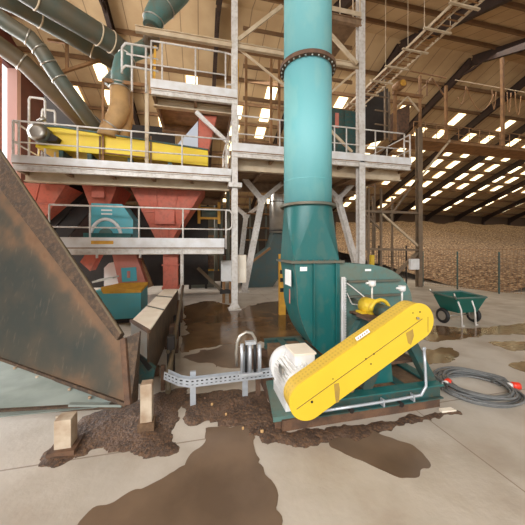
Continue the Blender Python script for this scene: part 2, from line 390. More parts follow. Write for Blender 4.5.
# ================================================================== mesh fence
ft = thing('mesh_fence', 'dark wire mesh fence on posts in front of the chip heap', 'fence', FA)
flen = (FB-FA).length; NP = 4
def fp(s, z): return FA+fd*s+Vector((0, 0, z))
for k in range(NP+1): MB().beam(fp(flen*k/NP, 0), fp(flen*k/NP, 1.55), .04, .04, (1, 0, 0)).build('post', M_tealdark, ft)
for k in range(NP):
    mb = MB(); s0, s1 = flen*k/NP, flen*(k+1)/NP; m_ = int((s1-s0)/.1)
    for q in range(1, m_): mb.beam(fp(s0+(s1-s0)*q/m_, .06), fp(s0+(s1-s0)*q/m_, 1.68), .006, .006, (1, 0, 0))
    for q in range(7): mb.beam(fp(s0, .08+q*.26), fp(s1, .08+q*.26), .01, .01)
    mb.build('mesh_panel', M_dusty, ft)
# rest of the fence heading left behind the lattice tower
ft2 = thing('mesh_fence', 'dark wire mesh fence behind the lattice tower, left of its white box', 'fence', (9.6, 10.6, 0))
for k in range(4): MB().beam((9.4-k*1.1, 10.8+k*.5, 0), (9.4-k*1.1, 10.8+k*.5, 1.8), .05, .05).build('post', M_dark, ft2)
for k in range(3):
    mb = MB(); a = Vector((9.4-k*1.1, 10.8+k*.5, 0)); b_ = Vector((9.4-(k+1)*1.1, 10.8+(k+1)*.5, 0))
    for q in range(1, 11): p = a.lerp(b_, q/11); mb.beam(p+Vector((0, 0, .06)), p+Vector((0, 0, 1.7)), .009, .009)
    for q in range(6): mb.beam(a+Vector((0, 0, .1+q*.3)), b_+Vector((0, 0, .1+q*.3)), .01, .01)
    mb.build('mesh_panel', M_dark, ft2)

# ================================================================== puddles and dirt on the floor
def blob(name, pxs, z, m, label, cat, kind=None, amp=.04, res=14, h=.0):
    pts = [atz(a, b_, 0) for a, b_ in pxs]; n = len(pts); out = []
    for i in range(n):
        p0, p1, p2, p3 = pts[i-1], pts[i], pts[(i+1) % n], pts[(i+2) % n]
        for k in range(res):
            t = k/res
            q = .5*((2*p1)+(-p0+p2)*t+(2*p0-5*p1+4*p2-p3)*t*t+(-p0+3*p1-3*p2+p3)*t**3)
            sc = amp*(q-Vector((0, 0, 0))).length**.8
            q = q+Vector((noise.noise(q*3.1)+.6*noise.noise(q*9), noise.noise(q*3.1+Vector((9, 9, 9)))+.6*noise.noise(q*9+Vector((5, 0, 0))), 0))*sc
            out.append(Vector((q.x, q.y, 0)))
    mb = MB(); vs_ = [mb.b.verts.new((p.x, p.y, z)) for p in out]
    f = mb.b.faces.new(vs_); bmesh.ops.triangulate(mb.b, faces=[f])
    lo = [mb.b.verts.new((p.x, p.y, 0.0005)) for p in out]; N = len(out)
    top = vs_
    for i in range(N): mb.b.faces.new((lo[i], lo[(i+1) % N], top[(i+1) % N], top[i]))
    o = mb.build(name, m); return tag(o, label, cat, kind=kind)
blob('puddle', [(180, 352), (186, 328), (184, 308), (205, 301), (225, 304), (240, 309), (262, 303), (300, 302), (330, 315), (330, 352), (298, 352), (268, 342), (240, 345), (215, 347), (196, 350)], .004, M_water, 'large brown sheet of water between the conveyor trough and the fan', 'puddle', amp=.03)
blob('puddle', [(433, 326), (477, 328), (540, 322), (540, 334), (494, 335), (462, 339), (430, 342), (420, 335)], .004, M_water, 'long brown puddle in front of the green wheelbarrow', 'puddle', amp=.02)
blob('puddle', [(488, 342), (505, 341), (540, 342), (540, 350), (511, 350), (498, 346)], .004, M_water, 'brown puddle at the right edge just nearer than the long one', 'puddle', amp=.02)
blob('puddle', [(428, 349), (452, 349), (459, 355), (450, 362), (428, 364), (420, 356)], .004, M_water, 'small brown puddle just right of the yellow guard tip', 'puddle', amp=.03)
blob('puddle', [(510, 366), (522, 363), (540, 364), (540, 373), (520, 371)], .004, M_water, 'small brown puddle at the right edge above the cable coil', 'puddle', amp=.02)
blob('damp_patch', [(218, 424), (240, 430), (258, 450), (270, 488), (268, 540), (90, 540), (104, 503), (138, 490), (176, 470), (196, 452), (206, 432)], .003, M_wet, 'wide wet patch on the concrete in the front middle', 'wet patch', amp=.05)
blob('damp_patch', [(330, 437), (360, 428), (398, 440), (420, 456), (423, 473), (402, 478), (372, 466), (345, 452)], .003, M_wet, 'wet patch on the concrete in front of the fan skid', 'wet patch', amp=.03)
blob('damp_patch', [(235, 345), (262, 350), (300, 356), (330, 372), (262, 372), (200, 362), (188, 356)], .003, M_wet, 'wet streaks behind the grey cable tray', 'wet patch', amp=.05)

def mound(name, pxs, h, m, label):
    # dirt spread as a low relief: polygon filled on a fine grid
    pts = [atz(a, b_, 0) for a, b_ in pxs]; n = len(pts)
    xs = [p.x for p in pts]; ys = [p.y for p in pts]; st = .035
    def sd(x, y):
        ins = False; dm = 9
        for i in range(n):
            a, b_ = pts[i], pts[(i+1) % n]
            if (a.y > y) != (b_.y > y) and x < (b_.x-a.x)*(y-a.y)/(b_.y-a.y)+a.x: ins = not ins
            ab = b_-a; t = max(0, min(1, ((x-a.x)*ab.x+(y-a.y)*ab.y)/max(1e-9, ab.x*ab.x+ab.y*ab.y)))
            dm = min(dm, math.hypot(x-a.x-ab.x*t, y-a.y-ab.y*t))
        return dm if ins else -dm
    nx = int((max(xs)-min(xs)+.4)/st); ny = int((max(ys)-min(ys)+.4)/st); mb = MB(); V = {}
    for i in range(nx+1):
        for j in range(ny+1):
            x = min(xs)-.2+i*st; y = min(ys)-.2+j*st
            d = sd(x, y)+.09*noise.noise(Vector((x*4, y*4, 1)))+.05*noise.noise(Vector((x*13, y*13, 4)))
            z = -.004+min(max(d*.25, -.004), 1)*1.0 if d < .06 else .011+h*min(1, (d-.06)/.25)*(.55+.5*noise.noise(Vector((x*5, y*5, 2)))+.5*noise.noise(Vector((x*17, y*17, 9))))
            if d > -.05: V[(i, j)] = mb.b.verts.new((x, y, max(-.004, z)))
    for i in range(nx):
        for j in range(ny):
            q = [(i, j), (i+1, j), (i+1, j+1), (i, j+1)]
            if all(k in V for k in q): mb.b.faces.new([V[k] for k in q])
    return tag(mb.build(name, m, smooth=True), label, 'dirt', kind='stuff')
mound('dirt_heap', [(34, 470), (42, 452), (62, 436), (84, 418), (110, 408), (150, 394), (185, 388), (180, 420), (172, 452), (140, 462), (118, 452), (98, 450), (72, 460), (52, 472)], .035, M_dirt, 'dark wet dirt spread around the feet of the rusty hopper')
mound('dirt_heap', [(178, 396), (205, 392), (235, 388), (262, 392), (282, 410), (286, 436), (262, 436), (240, 430), (212, 424), (185, 426)], .05, M_dirt, 'dark wet dirt with pale chips under the grey cable tray')
mound('dirt_heap', [(258, 412), (280, 430), (310, 432), (360, 424), (443, 409), (458, 412), (440, 419), (390, 432), (350, 443), (300, 450), (262, 442)], .03, M_dirt, 'strip of brown dirt along the front foot of the fan skid')
# pale debris on the dirt
for i, (a, b_) in enumerate([(218, 409), (226, 414), (236, 421), (243, 428), (232, 404), (212, 404), (250, 434), (262, 431), (205, 398)]):
    p = atz(a, b_, .05); s_ = .009+.01*random.random()
    o = MB().box((p.x-s_, p.y-s_*.5, .035), (p.x+s_, p.y+s_*.5, .062)).build('wood_chip', M_tan if i % 2 else M_rust, bevel=.005)
    tag(o, 'small loose wood chip lying on the wet dirt below the cable tray', 'wood chip', 'loose chips on the dirt')

# ================================================================== steel platforms
VP = 7.38
def railing(parent, name, posts, H, m=M_galv, mids=(.5,), r=.022, loop=False):
    """posts: list of base points along the run (3D)."""
    U = Vector((0, 0, H)); mb = MB(); mb.tube([p+U for p in posts], r, 8)
    o = mb.build(name, m, parent)
    for p in posts: MB().cyl(p, p+U, r, 8).build('post', m, o)
    for f in mids: MB().tube([p+U*f for p in posts], r*.85, 8).build('mid_rail', m, o)
    return o
def platform(label, u0, u1, v0, v1, z, base='steel_platform', thick=.14, toe=.16, under=.28, m_toe=M_galvw):
    t = thing(base, label, 'platform', (u0, v0, z-.4))
    MB().box((u0, v0, z-.05), (u1, v1, z)).build('deck', M_under, t)
    mb = MB(); mb.box((u0-.01, v0-.012, z-.02), (u1+.01, v0, z+toe)); mb.build('toe_board', m_toe, t)
    MB().ibeam((u0, v0+.05, z-.05-thick/2), (u1, v0+.05, z-.05-thick/2), .1, thick, .02).build('edge_beam', M_galv, t)
    MB().ibeam((u0, v0+.5, z-.05-under/2-.02), (u1, v0+.5, z-.05-under/2-.02), .16, under, .025).build('girder', M_cream, t)
    MB().ibeam((u0, v1-.1, z-.05-under/2-.02), (u1, v1-.1, z-.05-under/2-.02), .16, under, .025).build('girder', M_under, t)
    n = max(2, int((u1-u0)/1.0))
    mb = MB()
    for i in range(n+1):
        u = u0+.05+(u1-u0-.1)*i/n; mb.beam((u, v0+.1, z-.12), (u, v1-.1, z-.12), .08, .14)
    mb.build('joists', M_under, t)
    return t
# left upper deck with the yellow trough
uL, uR_ = atv(12, 160, VP).x, .82
ZA = atv(120, 164, VP).z-.12
pa = platform('long white-edged steel deck carrying the yellow trough, left of the big pipe', uL, uR_, VP, VP+3.2, ZA+.02)
posts = [Vector((atv(x, 150, VP).x, VP+.03, ZA)) for x in (18, 77, 131, 182, 227)]
railing(pa, 'guard_rail', [Vector((uL, VP+.03, ZA))]+posts, .98)
railing(pa, 'end_rail', [Vector((uL, VP+.05+k*1.0, ZA)) for k in range(4)], .98)
railing(pa, 'guard_rail', [Vector((uL+.6+k*1.1, VP+3.1, ZA)) for k in range(4)], .98)
# tall hoops at the left end
def hoop(parent, pa_, pb_, z0, z1, name='hoop_rail'):
    a, b_ = pa_, pb_
    MB().tube([(a.x, a.y, z0), (a.x, a.y, z1-.06), (a.x+(b_.x-a.x)*.08, a.y, z1), (b_.x-(b_.x-a.x)*.08, b_.y, z1), (b_.x, b_.y, z1-.06), (b_.x, b_.y, z0)], .025, 8).build(name, M_galv, parent)
hoop(pa, atv(29, 140, VP+.5), atv(45, 140, VP+.5), ZA, atv(37, 98, VP+.5).z)
hoop(pa, atv(42, 140, VP+.7), atv(55, 140, VP+.7), ZA, atv(47, 110, VP+.7).z)
# right upper deck
u2 = atv(411, 163, VP).x
ZB = atv(235, 151, VP).z
pb = platform('long white-edged steel deck crossing behind the big teal pipe', .86, u2, VP, VP+3.4, ZB+.03, toe=.2, under=.36)
posts = [Vector((atv(x, 140, VP).x, VP+.03, ZB)) for x in (238, 280, 335, 347, 376, 405)]
railing(pb, 'guard_rail', posts, 1.0)
railing(pb, 'end_rail', [Vector((u2, VP+.05+k*1.1, ZB)) for k in range(4)], 1.0)
railing(pb, 'end_rail', [Vector((.88, VP+.05+k*1.1, ZB)) for k in range(4)], 1.0)
railing(pb, 'guard_rail', [Vector((.9+k*1.14, VP+3.3, ZB)) for k in range(6)], 1.0)
hoop(pb, atv(404, 140, VP+.2), atv(410, 140, VP+.2), ZB, ZB+.85, 'end_hoop')
# lower deck at eye height
u3 = atv(52, 240, VP).x
ZC = atv(150, 249, VP).z
pc = platform('low steel deck at eye height in front of the red hoppers', u3, .62, VP-.15, VP+1.1, ZC+.06, toe=.22, under=.14)
posts = [Vector((atv(x, 240, VP-.12).x, VP-.12, ZC)) for x in (90, 139, 183, 226)]
railing(pc, 'guard_rail', [Vector((u3, VP-.12, ZC))]+posts, 1.04)
a = posts[-1]
MB().tube([a+Vector((0, 0, 1.04)), a+Vector((.1, 0, 1.03)), a+Vector((.16, 0, .95)), a+Vector((.16, 0, .6)), a+Vector((.1, 0, .53)), a+Vector((0, 0, .52))], .022, 8).build('end_loop', M_galv, pc)
MB().box((atv(91, 240, VP-.2).x, VP-.2, ZC+.12), (atv(113, 240, VP-.2).x, VP-.17, ZC+.2)).build('warning_strip', M_amber, pc)
for x in (97, 140, 182):
    p = atv(x, 255, VP-.1)
    MB().cyl((p.x, p.y, ZC-.22), (p.x, p.y, ZC), .03, 8).build('drop_stub', M_galv, pc)
MB().cyl((atv(182, 270, VP-.1).x, VP-.1, .02), (atv(182, 270, VP-.1).x, VP-.1, ZC-.1), .045, 10).build('prop', M_galv, pc)
# top small platform
u4, u5 = atv(151, 85, VP).x, atv(237, 90, VP).x
ZD = atv(195, 93, VP).z
pd = platform('small high platform with deep white toe board between pipe elbow and tall column', u4, u5, VP, VP+2.2, ZD+.03, toe=.2, under=.2)
posts = [Vector((u4+(u5-u4)*f, VP+.03, ZD)) for f in (0, .12, .5, .86)]
railing(pd, 'guard_rail', posts, 1.22, mids=(.5,))
a = posts[-1]
MB().tube([a+Vector((0, 0, 1.22)), a+Vector((.22, 0, 1.18)), a+Vector((.3, 0, 1.05)), a+Vector((.3, 0, .5)), a+Vector((.22, 0, .38)), a+Vector((0, 0, .35))], .022, 8).build('end_loop', M_galv, pd)
railing(pd, 'guard_rail', [Vector((u4+(u5-u4)*f, VP+2.1, ZD)) for f in (0, .35, .7, 1)], 1.15)
for x in (154, 237): 
    p = atv(x, 60, VP+.1); MB().beam((p.x, p.y, ZD+.25), (p.x+.03, p.y, ZD+1.15), .06, .03).build('yellow_gate_spring', M_amber, pd)
MB().box((atv(196, 90, VP+.3).x, VP+.3, ZD), (atv(204, 90, VP+.3).x, VP+.42, ZD+.36)).build('small_box', M_conc_cover, pd)
# ladder cage left of it
t = thing('access_ladder', 'white ladder with rounded hand loops left of the small high platform', 'ladder', (atv(122, 90, VP).x, VP+.1, ZA+.6))
xs = [atv(x, 60, VP+.1).x for x in (122, 132, 146)]
zt, zb = atv(130, 44, VP+.1).z, atv(130, 84, VP+.1).z
MB().tube([(xs[0], VP+.1, zb+.25), (xs[0], VP+.1, zt-.12), (xs[0]+.08, VP+.1, zt), (xs[2]+.3, VP+.1, zt+.0)], .028, 8).build('hand_loop', M_galv, t)
MB().tube([(xs[0], VP+.1, zb+.35), (xs[0]+.08, VP+.1, zb+.45), (xs[2]+.3, VP+.1, zb+.42)], .028, 8).build('hand_loop', M_galv, t)
for x in xs[1:]: MB().cyl((x, VP+.1, ZD-.1), (x, VP+.1, zt), .028, 8).build('stile', M_galv, t)
MB().tube([(xs[0]+.1, VP+.1, (zt+zb)/2+.25), (xs[2]+.3, VP+.1, (zt+zb)/2+.22)], .022, 8).build('rung', M_galv, t)
# lower vertical ladder (white rungs behind yellow trough, seen at 150-165,95-140 leaning)
t = thing('duct_guard_frame', 'thin brown steel frame standing around the tan duct on the left deck', 'frame', (atv(103, 140, VP+.4).x, VP+.4, ZA))
a, b_ = atv(103, 80, VP+.4), atv(147, 80, VP+.4)
MB().beam((a.x, a.y, ZA), (a.x, a.y, a.z), .05, .05).build('upright', M_dusty, t)
MB().beam((b_.x, b_.y, ZA), (b_.x, b_.y, a.z), .09, .09).build('upright', M_cream, t)
MB().beam((a.x, a.y, a.z), (b_.x, b_.y, a.z), .05, .09).build('crossbar', M_dusty, t)
MB().beam((a.x, a.y, ZA+.5), (b_.x, b_.y, ZA+.45), .03, .03).build('crossbar', M_dusty, t)

# ================================================================== main columns and high frame
def column(px, z0, z1, v, w_, m, label, base=True):
    p = atv(px, 248, v); t = thing('steel_column', label, 'column', (p.x, p.y, z0), 'tall frame columns')
    MB().ibeam((p.x, p.y, z0), (p.x, p.y, z1), w_, w_*1.0, .025, (0, 1, 0)).build('shaft', m, t)
    if base:
        MB().box((p.x-.17, p.y-.17, z0), (p.x+.17, p.y+.17, z0+.03)).build('base_plate', m, t)
        mb = MB(); mb.prism([(p.x-.16, p.y, z0+.03), (p.x-.07, p.y, z0+.03), (p.x-.07, p.y, z0+.2)], (0, .015, 0)); mb.prism([(p.x+.16, p.y, z0+.03), (p.x+.07, p.y, z0+.03), (p.x+.07, p.y, z0+.2)], (0, .015, 0)); mb.build('base_gusset', m, t)
    return t
c1 = column(234.5, 0, 8.8+2.6, VP+.1, .16, M_galv, 'pale steel column standing at the right end of the low deck, rising to the roof')
MB().box((c1.location.x-.18, VP-.08, ZA-.32), (c1.location.x+.18, VP+.2, ZA-.2)).build('cap_plate', M_galv, c1)
c2 = column(360.5, 0, 8.8+2.6, VP+.1, .2, M_galv, 'wide pale steel column just right of the teal pipe')
# horizontal high beam and diagonals between them
zb_ = atv(232, 41, VP).z
t = thing('high_cross_frame', 'cream horizontal beam with diagonal braces high behind the teal pipe', 'frame', (c1.location.x, VP+.1, zb_))
MB().ibeam((atv(134, 27, VP).x, VP+.15, zb_), (c2.location.x, VP+.15, zb_), .1, .16, .02).build('beam', M_cream, t)
def br(p1, p2, w_=.1, dv=.05, nm='brace'): MB().beam(atv(*p1, VP+dv), atv(*p2, VP+dv), w_, w_*.6, (0, 1, 0)).build(nm, M_cream, t)
br((238, 40), (282, 6), .1); br((238, 48), (290, 90), .06, .3); br((329, 33), (357, 64), .11); br((357, 70), (322, 100), .06, .3); br((330, 130), (352, 152), .08, .2)
# top right small platform piece by the pipe
t = thing('steel_platform', 'short high platform stub between teal pipe and cream column at the top', 'platform', (c2.location.x-.9, VP, 7.3))
a, b_ = atv(326, 12, VP), atv(361, 22, VP)
MB().ibeam((a.x-.4, VP, a.z-.12), (b_.x, VP, a.z-.12), .1, .2, .02).build('edge_beam', M_under, t)
MB().box((a.x+.1, VP-.03, a.z+.06), (b_.x, VP-.01, a.z+.2)).build('toe_board', M_cream, t)
MB().box((a.x-.4, VP, a.z-.02), (b_.x, VP+1.6, a.z+.02)).build('deck', M_under, t)
for x in (340, 353, 360):
    p = atv(x, 5, VP); MB().cyl((p.x, VP, a.z), (p.x, VP, a.z+1.15), .02, 8).build('post', M_cream, t)
MB().cyl((a.x, VP, a.z+1.15), (b_.x, VP, a.z+1.15), .02, 8).build('top_rail', M_cream, t)
# dark teal cabinet on right upper deck
a, b_ = atv(329, 108, VP+1.4), atv(357, 150, VP+1.4)
t = thing('control_cabinet', 'dark teal cabinet on the upper deck just right of the pipe', 'cabinet', (a.x, VP+1.4, ZB))
MB().box((a.x, VP+1.4, ZB), (b_.x+.05, VP+2.1, a.z)).build('body', M_tealdark, t, .01)
for k in range(2): MB().box((a.x+.03+k*(b_.x-a.x)/2, VP+1.37, ZB+.05), (a.x+(k+1)*(b_.x-a.x)/2, VP+1.4, a.z-.04)).build('door', M_tealdark, t, .005)
p = atv(337, 118, VP+1.36); MB().box((p.x-.07, p.y-.005, p.z-.35), (p.x+.07, p.y+.004, p.z+.18)).build('notice', M_redpale, t)

# brown uprights and cross rails behind the big pipe, at the second platform level
t = thing('pipe_support_frame', 'tall brown support frame behind the big pipe above the deck', 'frame', (atv(270, 100, 9.5).x, 9.5, ZB))
for x in (246, 271, 279): p = atv(x, 100, 9.5); MB().beam((p.x, 9.5, ZB), (p.x, 9.5, ZB+4.2), .09, .09).build('upright', M_dusty, t)
for y in (28, 45, 66, 98): a = atv(243, y, 9.5); b_ = atv(352, y+14, 9.5); MB().beam((a.x, 9.5, a.z), (b_.x, 9.5, a.z), .06, .12).build('cross_rail', M_purlin if y != 45 else M_tealdark, t)
# pale platform box panel 240-300,100-150
t = thing('equipment_skip', 'brown sheet-sided hopper box on the deck just left of the big pipe', 'hopper', (atv(243, 100, 9.0).x, 9.0, ZB))
a, b_ = atv(243, 78, 9.0), atv(292, 78, 9.0)
MB().box((a.x, 9.0, ZB), (b_.x, 10.2, ZB+.9)).build('panel', M_dusty, t)
mb = MB(); mb.box((a.x-.04, 8.96, ZB+.82), (b_.x+.04, 9.0, ZB+.92)); mb.beam((a.x, 8.97, ZB), (b_.x, 8.97, ZB+.8), .05, .04); mb.beam((b_.x, 8.97, ZB), (a.x, 8.97, ZB+.8), .05, .04); mb.build('frame', M_purlin, t)

# ---------- Y braces
def ybrace(node, foot, armL, armR, v, w_, m, label):
    N, Fo = atv(*node, v), atv(*foot, v); t = thing('y_brace', label, 'brace', (Fo.x, v, 0))
    Fo.z = 0.02
    hint = (0, 1, 0)
    MB().ibeam(Fo+Vector((0, 0, .02)), N, w_, w_*1.1, .03, hint).build('leg', m, t)
    for a in (armL, armR): MB().ibeam(N, atv(*a, v), w_*.85, w_*.9, .03, hint).build('arm', m, t)
    MB().cyl(N-Vector((0, w_*.6, 0)), N+Vector((0, w_*.6, 0)), w_*.75, 16).build('node_plate', m, t)
    MB().box((Fo.x-.22, v-.18, 0), (Fo.x+.22, v+.18, .04)).build('foot_plate', m, t)
ybrace((262, 200), (244, 291), (238, 171), (291, 176), 10.3, .21, M_galv, 'pale Y-shaped brace standing just left of the big pipe')
ybrace((338, 199), (362, 296), (318, 178), (362, 174), 10.3, .21, M_galv, 'pale Y-shaped brace standing just right of the big pipe')
ybrace((246, 216), (238, 275), (232, 204), (262, 204), 13.2, .2, M_galv, 'grey Y-shaped brace far back beside the tall left column')

# ================================================================== yellow trough on left deck
VT = VP+.45
def zat(px, py, v): return atv(px, py, v).z
t = thing('screw_conveyor', 'yellow sloping trough conveyor with grey motor on the left deck', 'conveyor', (atv(33, 150, VT).x, VT, ZA))
P = [atv(35, 147, VT), atv(41, 126, VT), atv(60, 127, VT), atv(208, 150, VT), atv(208, 166, VT)]
MB().prism([P[0], P[1], P[2], P[3], P[4]], (0, .75, 0)).build('trough', M_yeld, t, .01)
mb = MB(); mb.beam(P[1]+Vector((0, -.02, 0)), P[2]+Vector((0, -.02, 0)), .03, .04); mb.beam(P[2]+Vector((0, -.02, 0)), P[3]+Vector((0, -.02, 0)), .03, .04); mb.build('rim', M_tealdark, t)
for x in (100, 151):
    a = atv(x, 140, VT-.01); MB().box((a.x-.02, a.y-.02, ZA+.08), (a.x+.02, a.y, a.z+.1)).build('joint_strap', M_purlin, t)
a = atv(43, 132, VT-.3)
mo = MB().cyl(a+Vector((-.12, .35, 0)), a+Vector((-.12, 0, 0)), .22).build('motor', M_duct, t)
MB().tube([a+Vector((-.12, -.05, 0)), a+Vector((-.12, 0, 0))], [.12, .22], 20).build('fan_cowl', M_silver, mo)
MB().prism([atv(45, 130, VT-.2), atv(58, 137, VT-.2), atv(56, 141, VT-.2), atv(45, 141, VT-.2)], (0, .2, 0)).build('gearbox', M_dark, t, .01)
a = atv(38, 122, VT-.1); MB().cyl(a, a+Vector((.15, 0, .12)), .05, 10).build('lifting_eye', M_silver, mo)
a = atv(30, 126, VT-.1); MB().cyl(a, a+Vector((.12, 0, 0)), .04, 10).build('red_stop_knob', M_orange, t)
for x in (62, 90, 130, 170): a = atv(x, 150, VT+.1); MB().box((a.x-.05, VT+.05, ZA+.01), (a.x+.05, VT+.6, zat(x, 150+(x-60)*.06, VT)+.05)).build('stand', M_tealdark, t)
# grey triangular plate and red chute at right end
t = thing('feed_chute', 'red sloping feed chute with white side sheet right of the yellow trough', 'chute', (atv(195, 145, VT+.8).x, VT+.8, ZA))
MB().prism([atv(175, 147, VT+.2), atv(198, 121, VT+.2), atv(198, 150, VT+.2)], (0, .02, 0)).build('side_sheet', M_greycover, t)
MB().prism([atv(197, 150, VT+.25), atv(199, 115, VT+.25), atv(217, 116, VT+.25), atv(208, 152, VT+.25)], (0, .6, 0)).build('chute_body', M_red, t, .01)
MB().beam(atv(196, 112, VT-.1), atv(228, 143, VT-.1), .1, .08, (0, 1, 0)).build('stay', M_galv, t)
# red hood and dark plate high above
# ================================================================== pipes upper left
def pipe(name, label, pts, r, m, rings=(), cat='duct', ringm=None, group=None, n=20):
    o = thing(name, label, cat, pts[0], group)
    b_ = MB().tube(pts, r, n, True).build('duct_run', m, o)
    for k, f in rings:
        p = Vector(pts[k]).lerp(Vector(pts[k+1]), f); ax = (Vector(pts[k+1])-Vector(pts[k])).normalized()
        rr = r if not isinstance(r, (list, tuple)) else r[k]+(r[k+1]-r[k])*f
        MB().ring(p, rr+.005, .02, ax, 28, 6).build('flange_ring', ringm or m, o)
    return o
pipe('diagonal_duct', 'fat green-grey duct, uppermost of the four slanting to the top left corner', [atv(-30, -46, 6.4), atv(34, -5, 7.0), atv(113, 43, 8.2), atv(124, 52, 8.5)], .27, M_duct, [(1, .02), (1, .78), (1, .97)], ringm=M_cream)
pipe('diagonal_duct', 'thinner green-grey duct right below the uppermost slanting duct', [atv(-30, -16, 7.2), atv(15, 5, 7.8), atv(66, 34, 8.6), atv(122, 68, 9.2)], .2, M_duct, [(1, .45), (2, .45)], ringm=M_cream)
pipe('diagonal_duct', 'green-grey duct with a downward bend reaching the left end of the yellow trough', [atv(-30, -4, 7.0), atv(8, 24, 7.2), atv(30, 38, 7.4), atv(42, 52, 7.5), atv(55, 73, 7.7), atv(97, 130, 8.1)], .17, M_duct, [(1, .9), (2, .8), (3, .5), (4, .1)], ringm=M_silver)
pipe('diagonal_duct', 'brown dusty duct, lowest of the four slanting down from the left', [atv(-30, 25, 7.9), atv(0, 46, 8.2), atv(25, 64, 8.5), atv(92, 130, 9.2)], [.22, .22, .22, .24], M_brownduct, [(1, .85)], ringm=M_silver)
pipe('hanging_elbow_duct', 'big teal elbow pipe at the top, left of the tall column', [atv(190, -30, 7.9), atv(176, -10, 8.0), atv(162, 7, 8.0), atv(154, 18, 8.0), atv(152, 27, 8.0)], [.38, .38, .33, .27, .24], M_fandull, [(1, .9), (3, .3)], ringm=M_silver)
pipe('drop_duct', 'dark brown drop duct hanging under the teal elbow', [atv(153, 26, 8.1), atv(151, 45, 8.1), atv(150, 52, 8.1)], [.2, .22, .08], M_brownduct)
pipe('swan_neck_duct', 'light teal swan-neck duct beside the ladder loops', [atv(156, 38, 8.3), atv(142, 50, 8.2), atv(131, 54, 8.1), atv(124, 62, 8.0), atv(121, 75, 7.95), atv(120, 88, 7.95)], [.15, .2, .2, .24, .24, .22], M_fandull, [(2, .6), (4, .8)], ringm=M_silver)
pipe('tan_duct', 'dusty tan duct bending down onto the yellow trough', [atv(120, 88, 7.95), atv(120, 108, 7.95), atv(117, 117, 7.95), atv(110, 127, 7.95), atv(108, 138, 7.95)], [.24, .25, .25, .22, .27], M_tan, [(0, .05), (2, .9)], ringm=M_silver)
pipe('tan_duct', 'thin tan duct stub right of the bending tan duct', [atv(127, 92, 8.2), atv(127, 120, 8.2), atv(122, 140, 8.2)], .16, M_tan)
pipe('drop_duct', 'slanting green-grey duct left of the swan neck', [atv(131, 58, 8.6), atv(118, 72, 8.6), atv(106, 84, 8.6)], .15, M_duct)
# black gantry steel near 70-100,30-110
t = thing('roof_truss_bracket', 'brown hanging bracket between the slanting ducts', 'bracket', atv(65, 60, 8.9))
MB().beam(atv(67, 40, 8.9), atv(67, 72, 8.9), .07).build('hanger', M_dusty, t); MB().beam(atv(48, 40, 8.9), atv(75, 44, 8.9), .07).build('crosspiece', M_dusty, t); MB().beam(atv(56, 74, 8.9), atv(100, 60, 8.9), .08).build('crosspiece', M_dusty, t)

# ================================================================== hoppers below the left deck
VH = 8.3
def zc(px, py, v=VH): return atv(px, py, v)
def hopper(label, top, bot, yt, yb, dv, m, ribs=True, v=VH):
    """top=(x0,x1) bot=(x0,x1) pixels"""
    A = [atv(top[0], yt, v), atv(top[1], yt, v)]; B = [atv(bot[0], yb, v+.35), atv(bot[1], yb, v+.35)]
    A[1].z = A[0].z; B[1].z = B[0].z
    t = thing('hopper', label, 'hopper', (B[0].x, v, B[0].z))
    loA = [A[0], A[1], A[1]+Vector((0, dv, 0)), A[0]+Vector((0, dv, 0))]; loB = [B[0], B[1], B[1]+Vector((0, dv-.7, 0)), B[0]+Vector((0, dv-.7, 0))]
    MB().loft(loB, loA).build('cone', m, t, .01)
    if ribs:
        mb = MB()
        for f in (.33, .66):
            mb.beam(A[0].lerp(A[1], f)+Vector((0, -.015, 0)), B[0].lerp(B[1], f)+Vector((0, -.015, 0)), .03, .03, (0, 1, 0))
        a = A[0].lerp(B[0], .5); b_ = A[1].lerp(B[1], .5); mb.beam(a+Vector((0, -.015, 0)), b_+Vector((0, -.015, 0)), .03, .03)
        mb.build('stiffener', m, t)
    return t, A, B
t, A, B = hopper('wide red tapering hopper under the deck, the right one', (127, 206), (156, 172), 181, 240, 2.0, M_red)
a = atv(165, 217, VH-.02+.2); MB().box((a.x-.28, a.y-.05, a.z-.22), (a.x+.28, a.y, a.z+.2)).build('inspection_door', M_red, t, .01)
t, A, B = hopper('narrow red tapering hopper behind the teal rotor box', (80, 118), (93, 106), 181, 215, 1.6, M_red, False)
a = atv(98, 191, VH-.02); MB().box((a.x-.16, a.y-.02, a.z-.18), (a.x+.16, a.y+.06, a.z+.18)).build('inspection_door', M_red, t, .01)
t, A, B = hopper('red tapering hopper at the left, partly behind the rusty plate', (-14, 66), (6, 42), 181, 222, 2.0, M_red)
tag(MB().box((atv(30, 181, VH).x, VH+2.3, .3), (.3, VH+2.4, ZA-.5)).build('shade_backing', M_dark), 'dark backing sheet added for the shade behind the red hoppers', 'shade sheet')  # added dark sheet, makes the gaps between the hoppers read as shade
# sloping dark chute bars
for i, (p1, p2, s) in enumerate([((82, 186), (44, 226), 'upper'), ((92, 196), (54, 240), 'lower')]):
    tag(MB().beam(atv(*p1, VH+1.2), atv(*p2, VH+.6), .5, .08, (0, 1, 0)).build('sloping_chute', M_dark), 'dark sloping chute in the gap between the left red hoppers, the %s one' % s, 'chute')
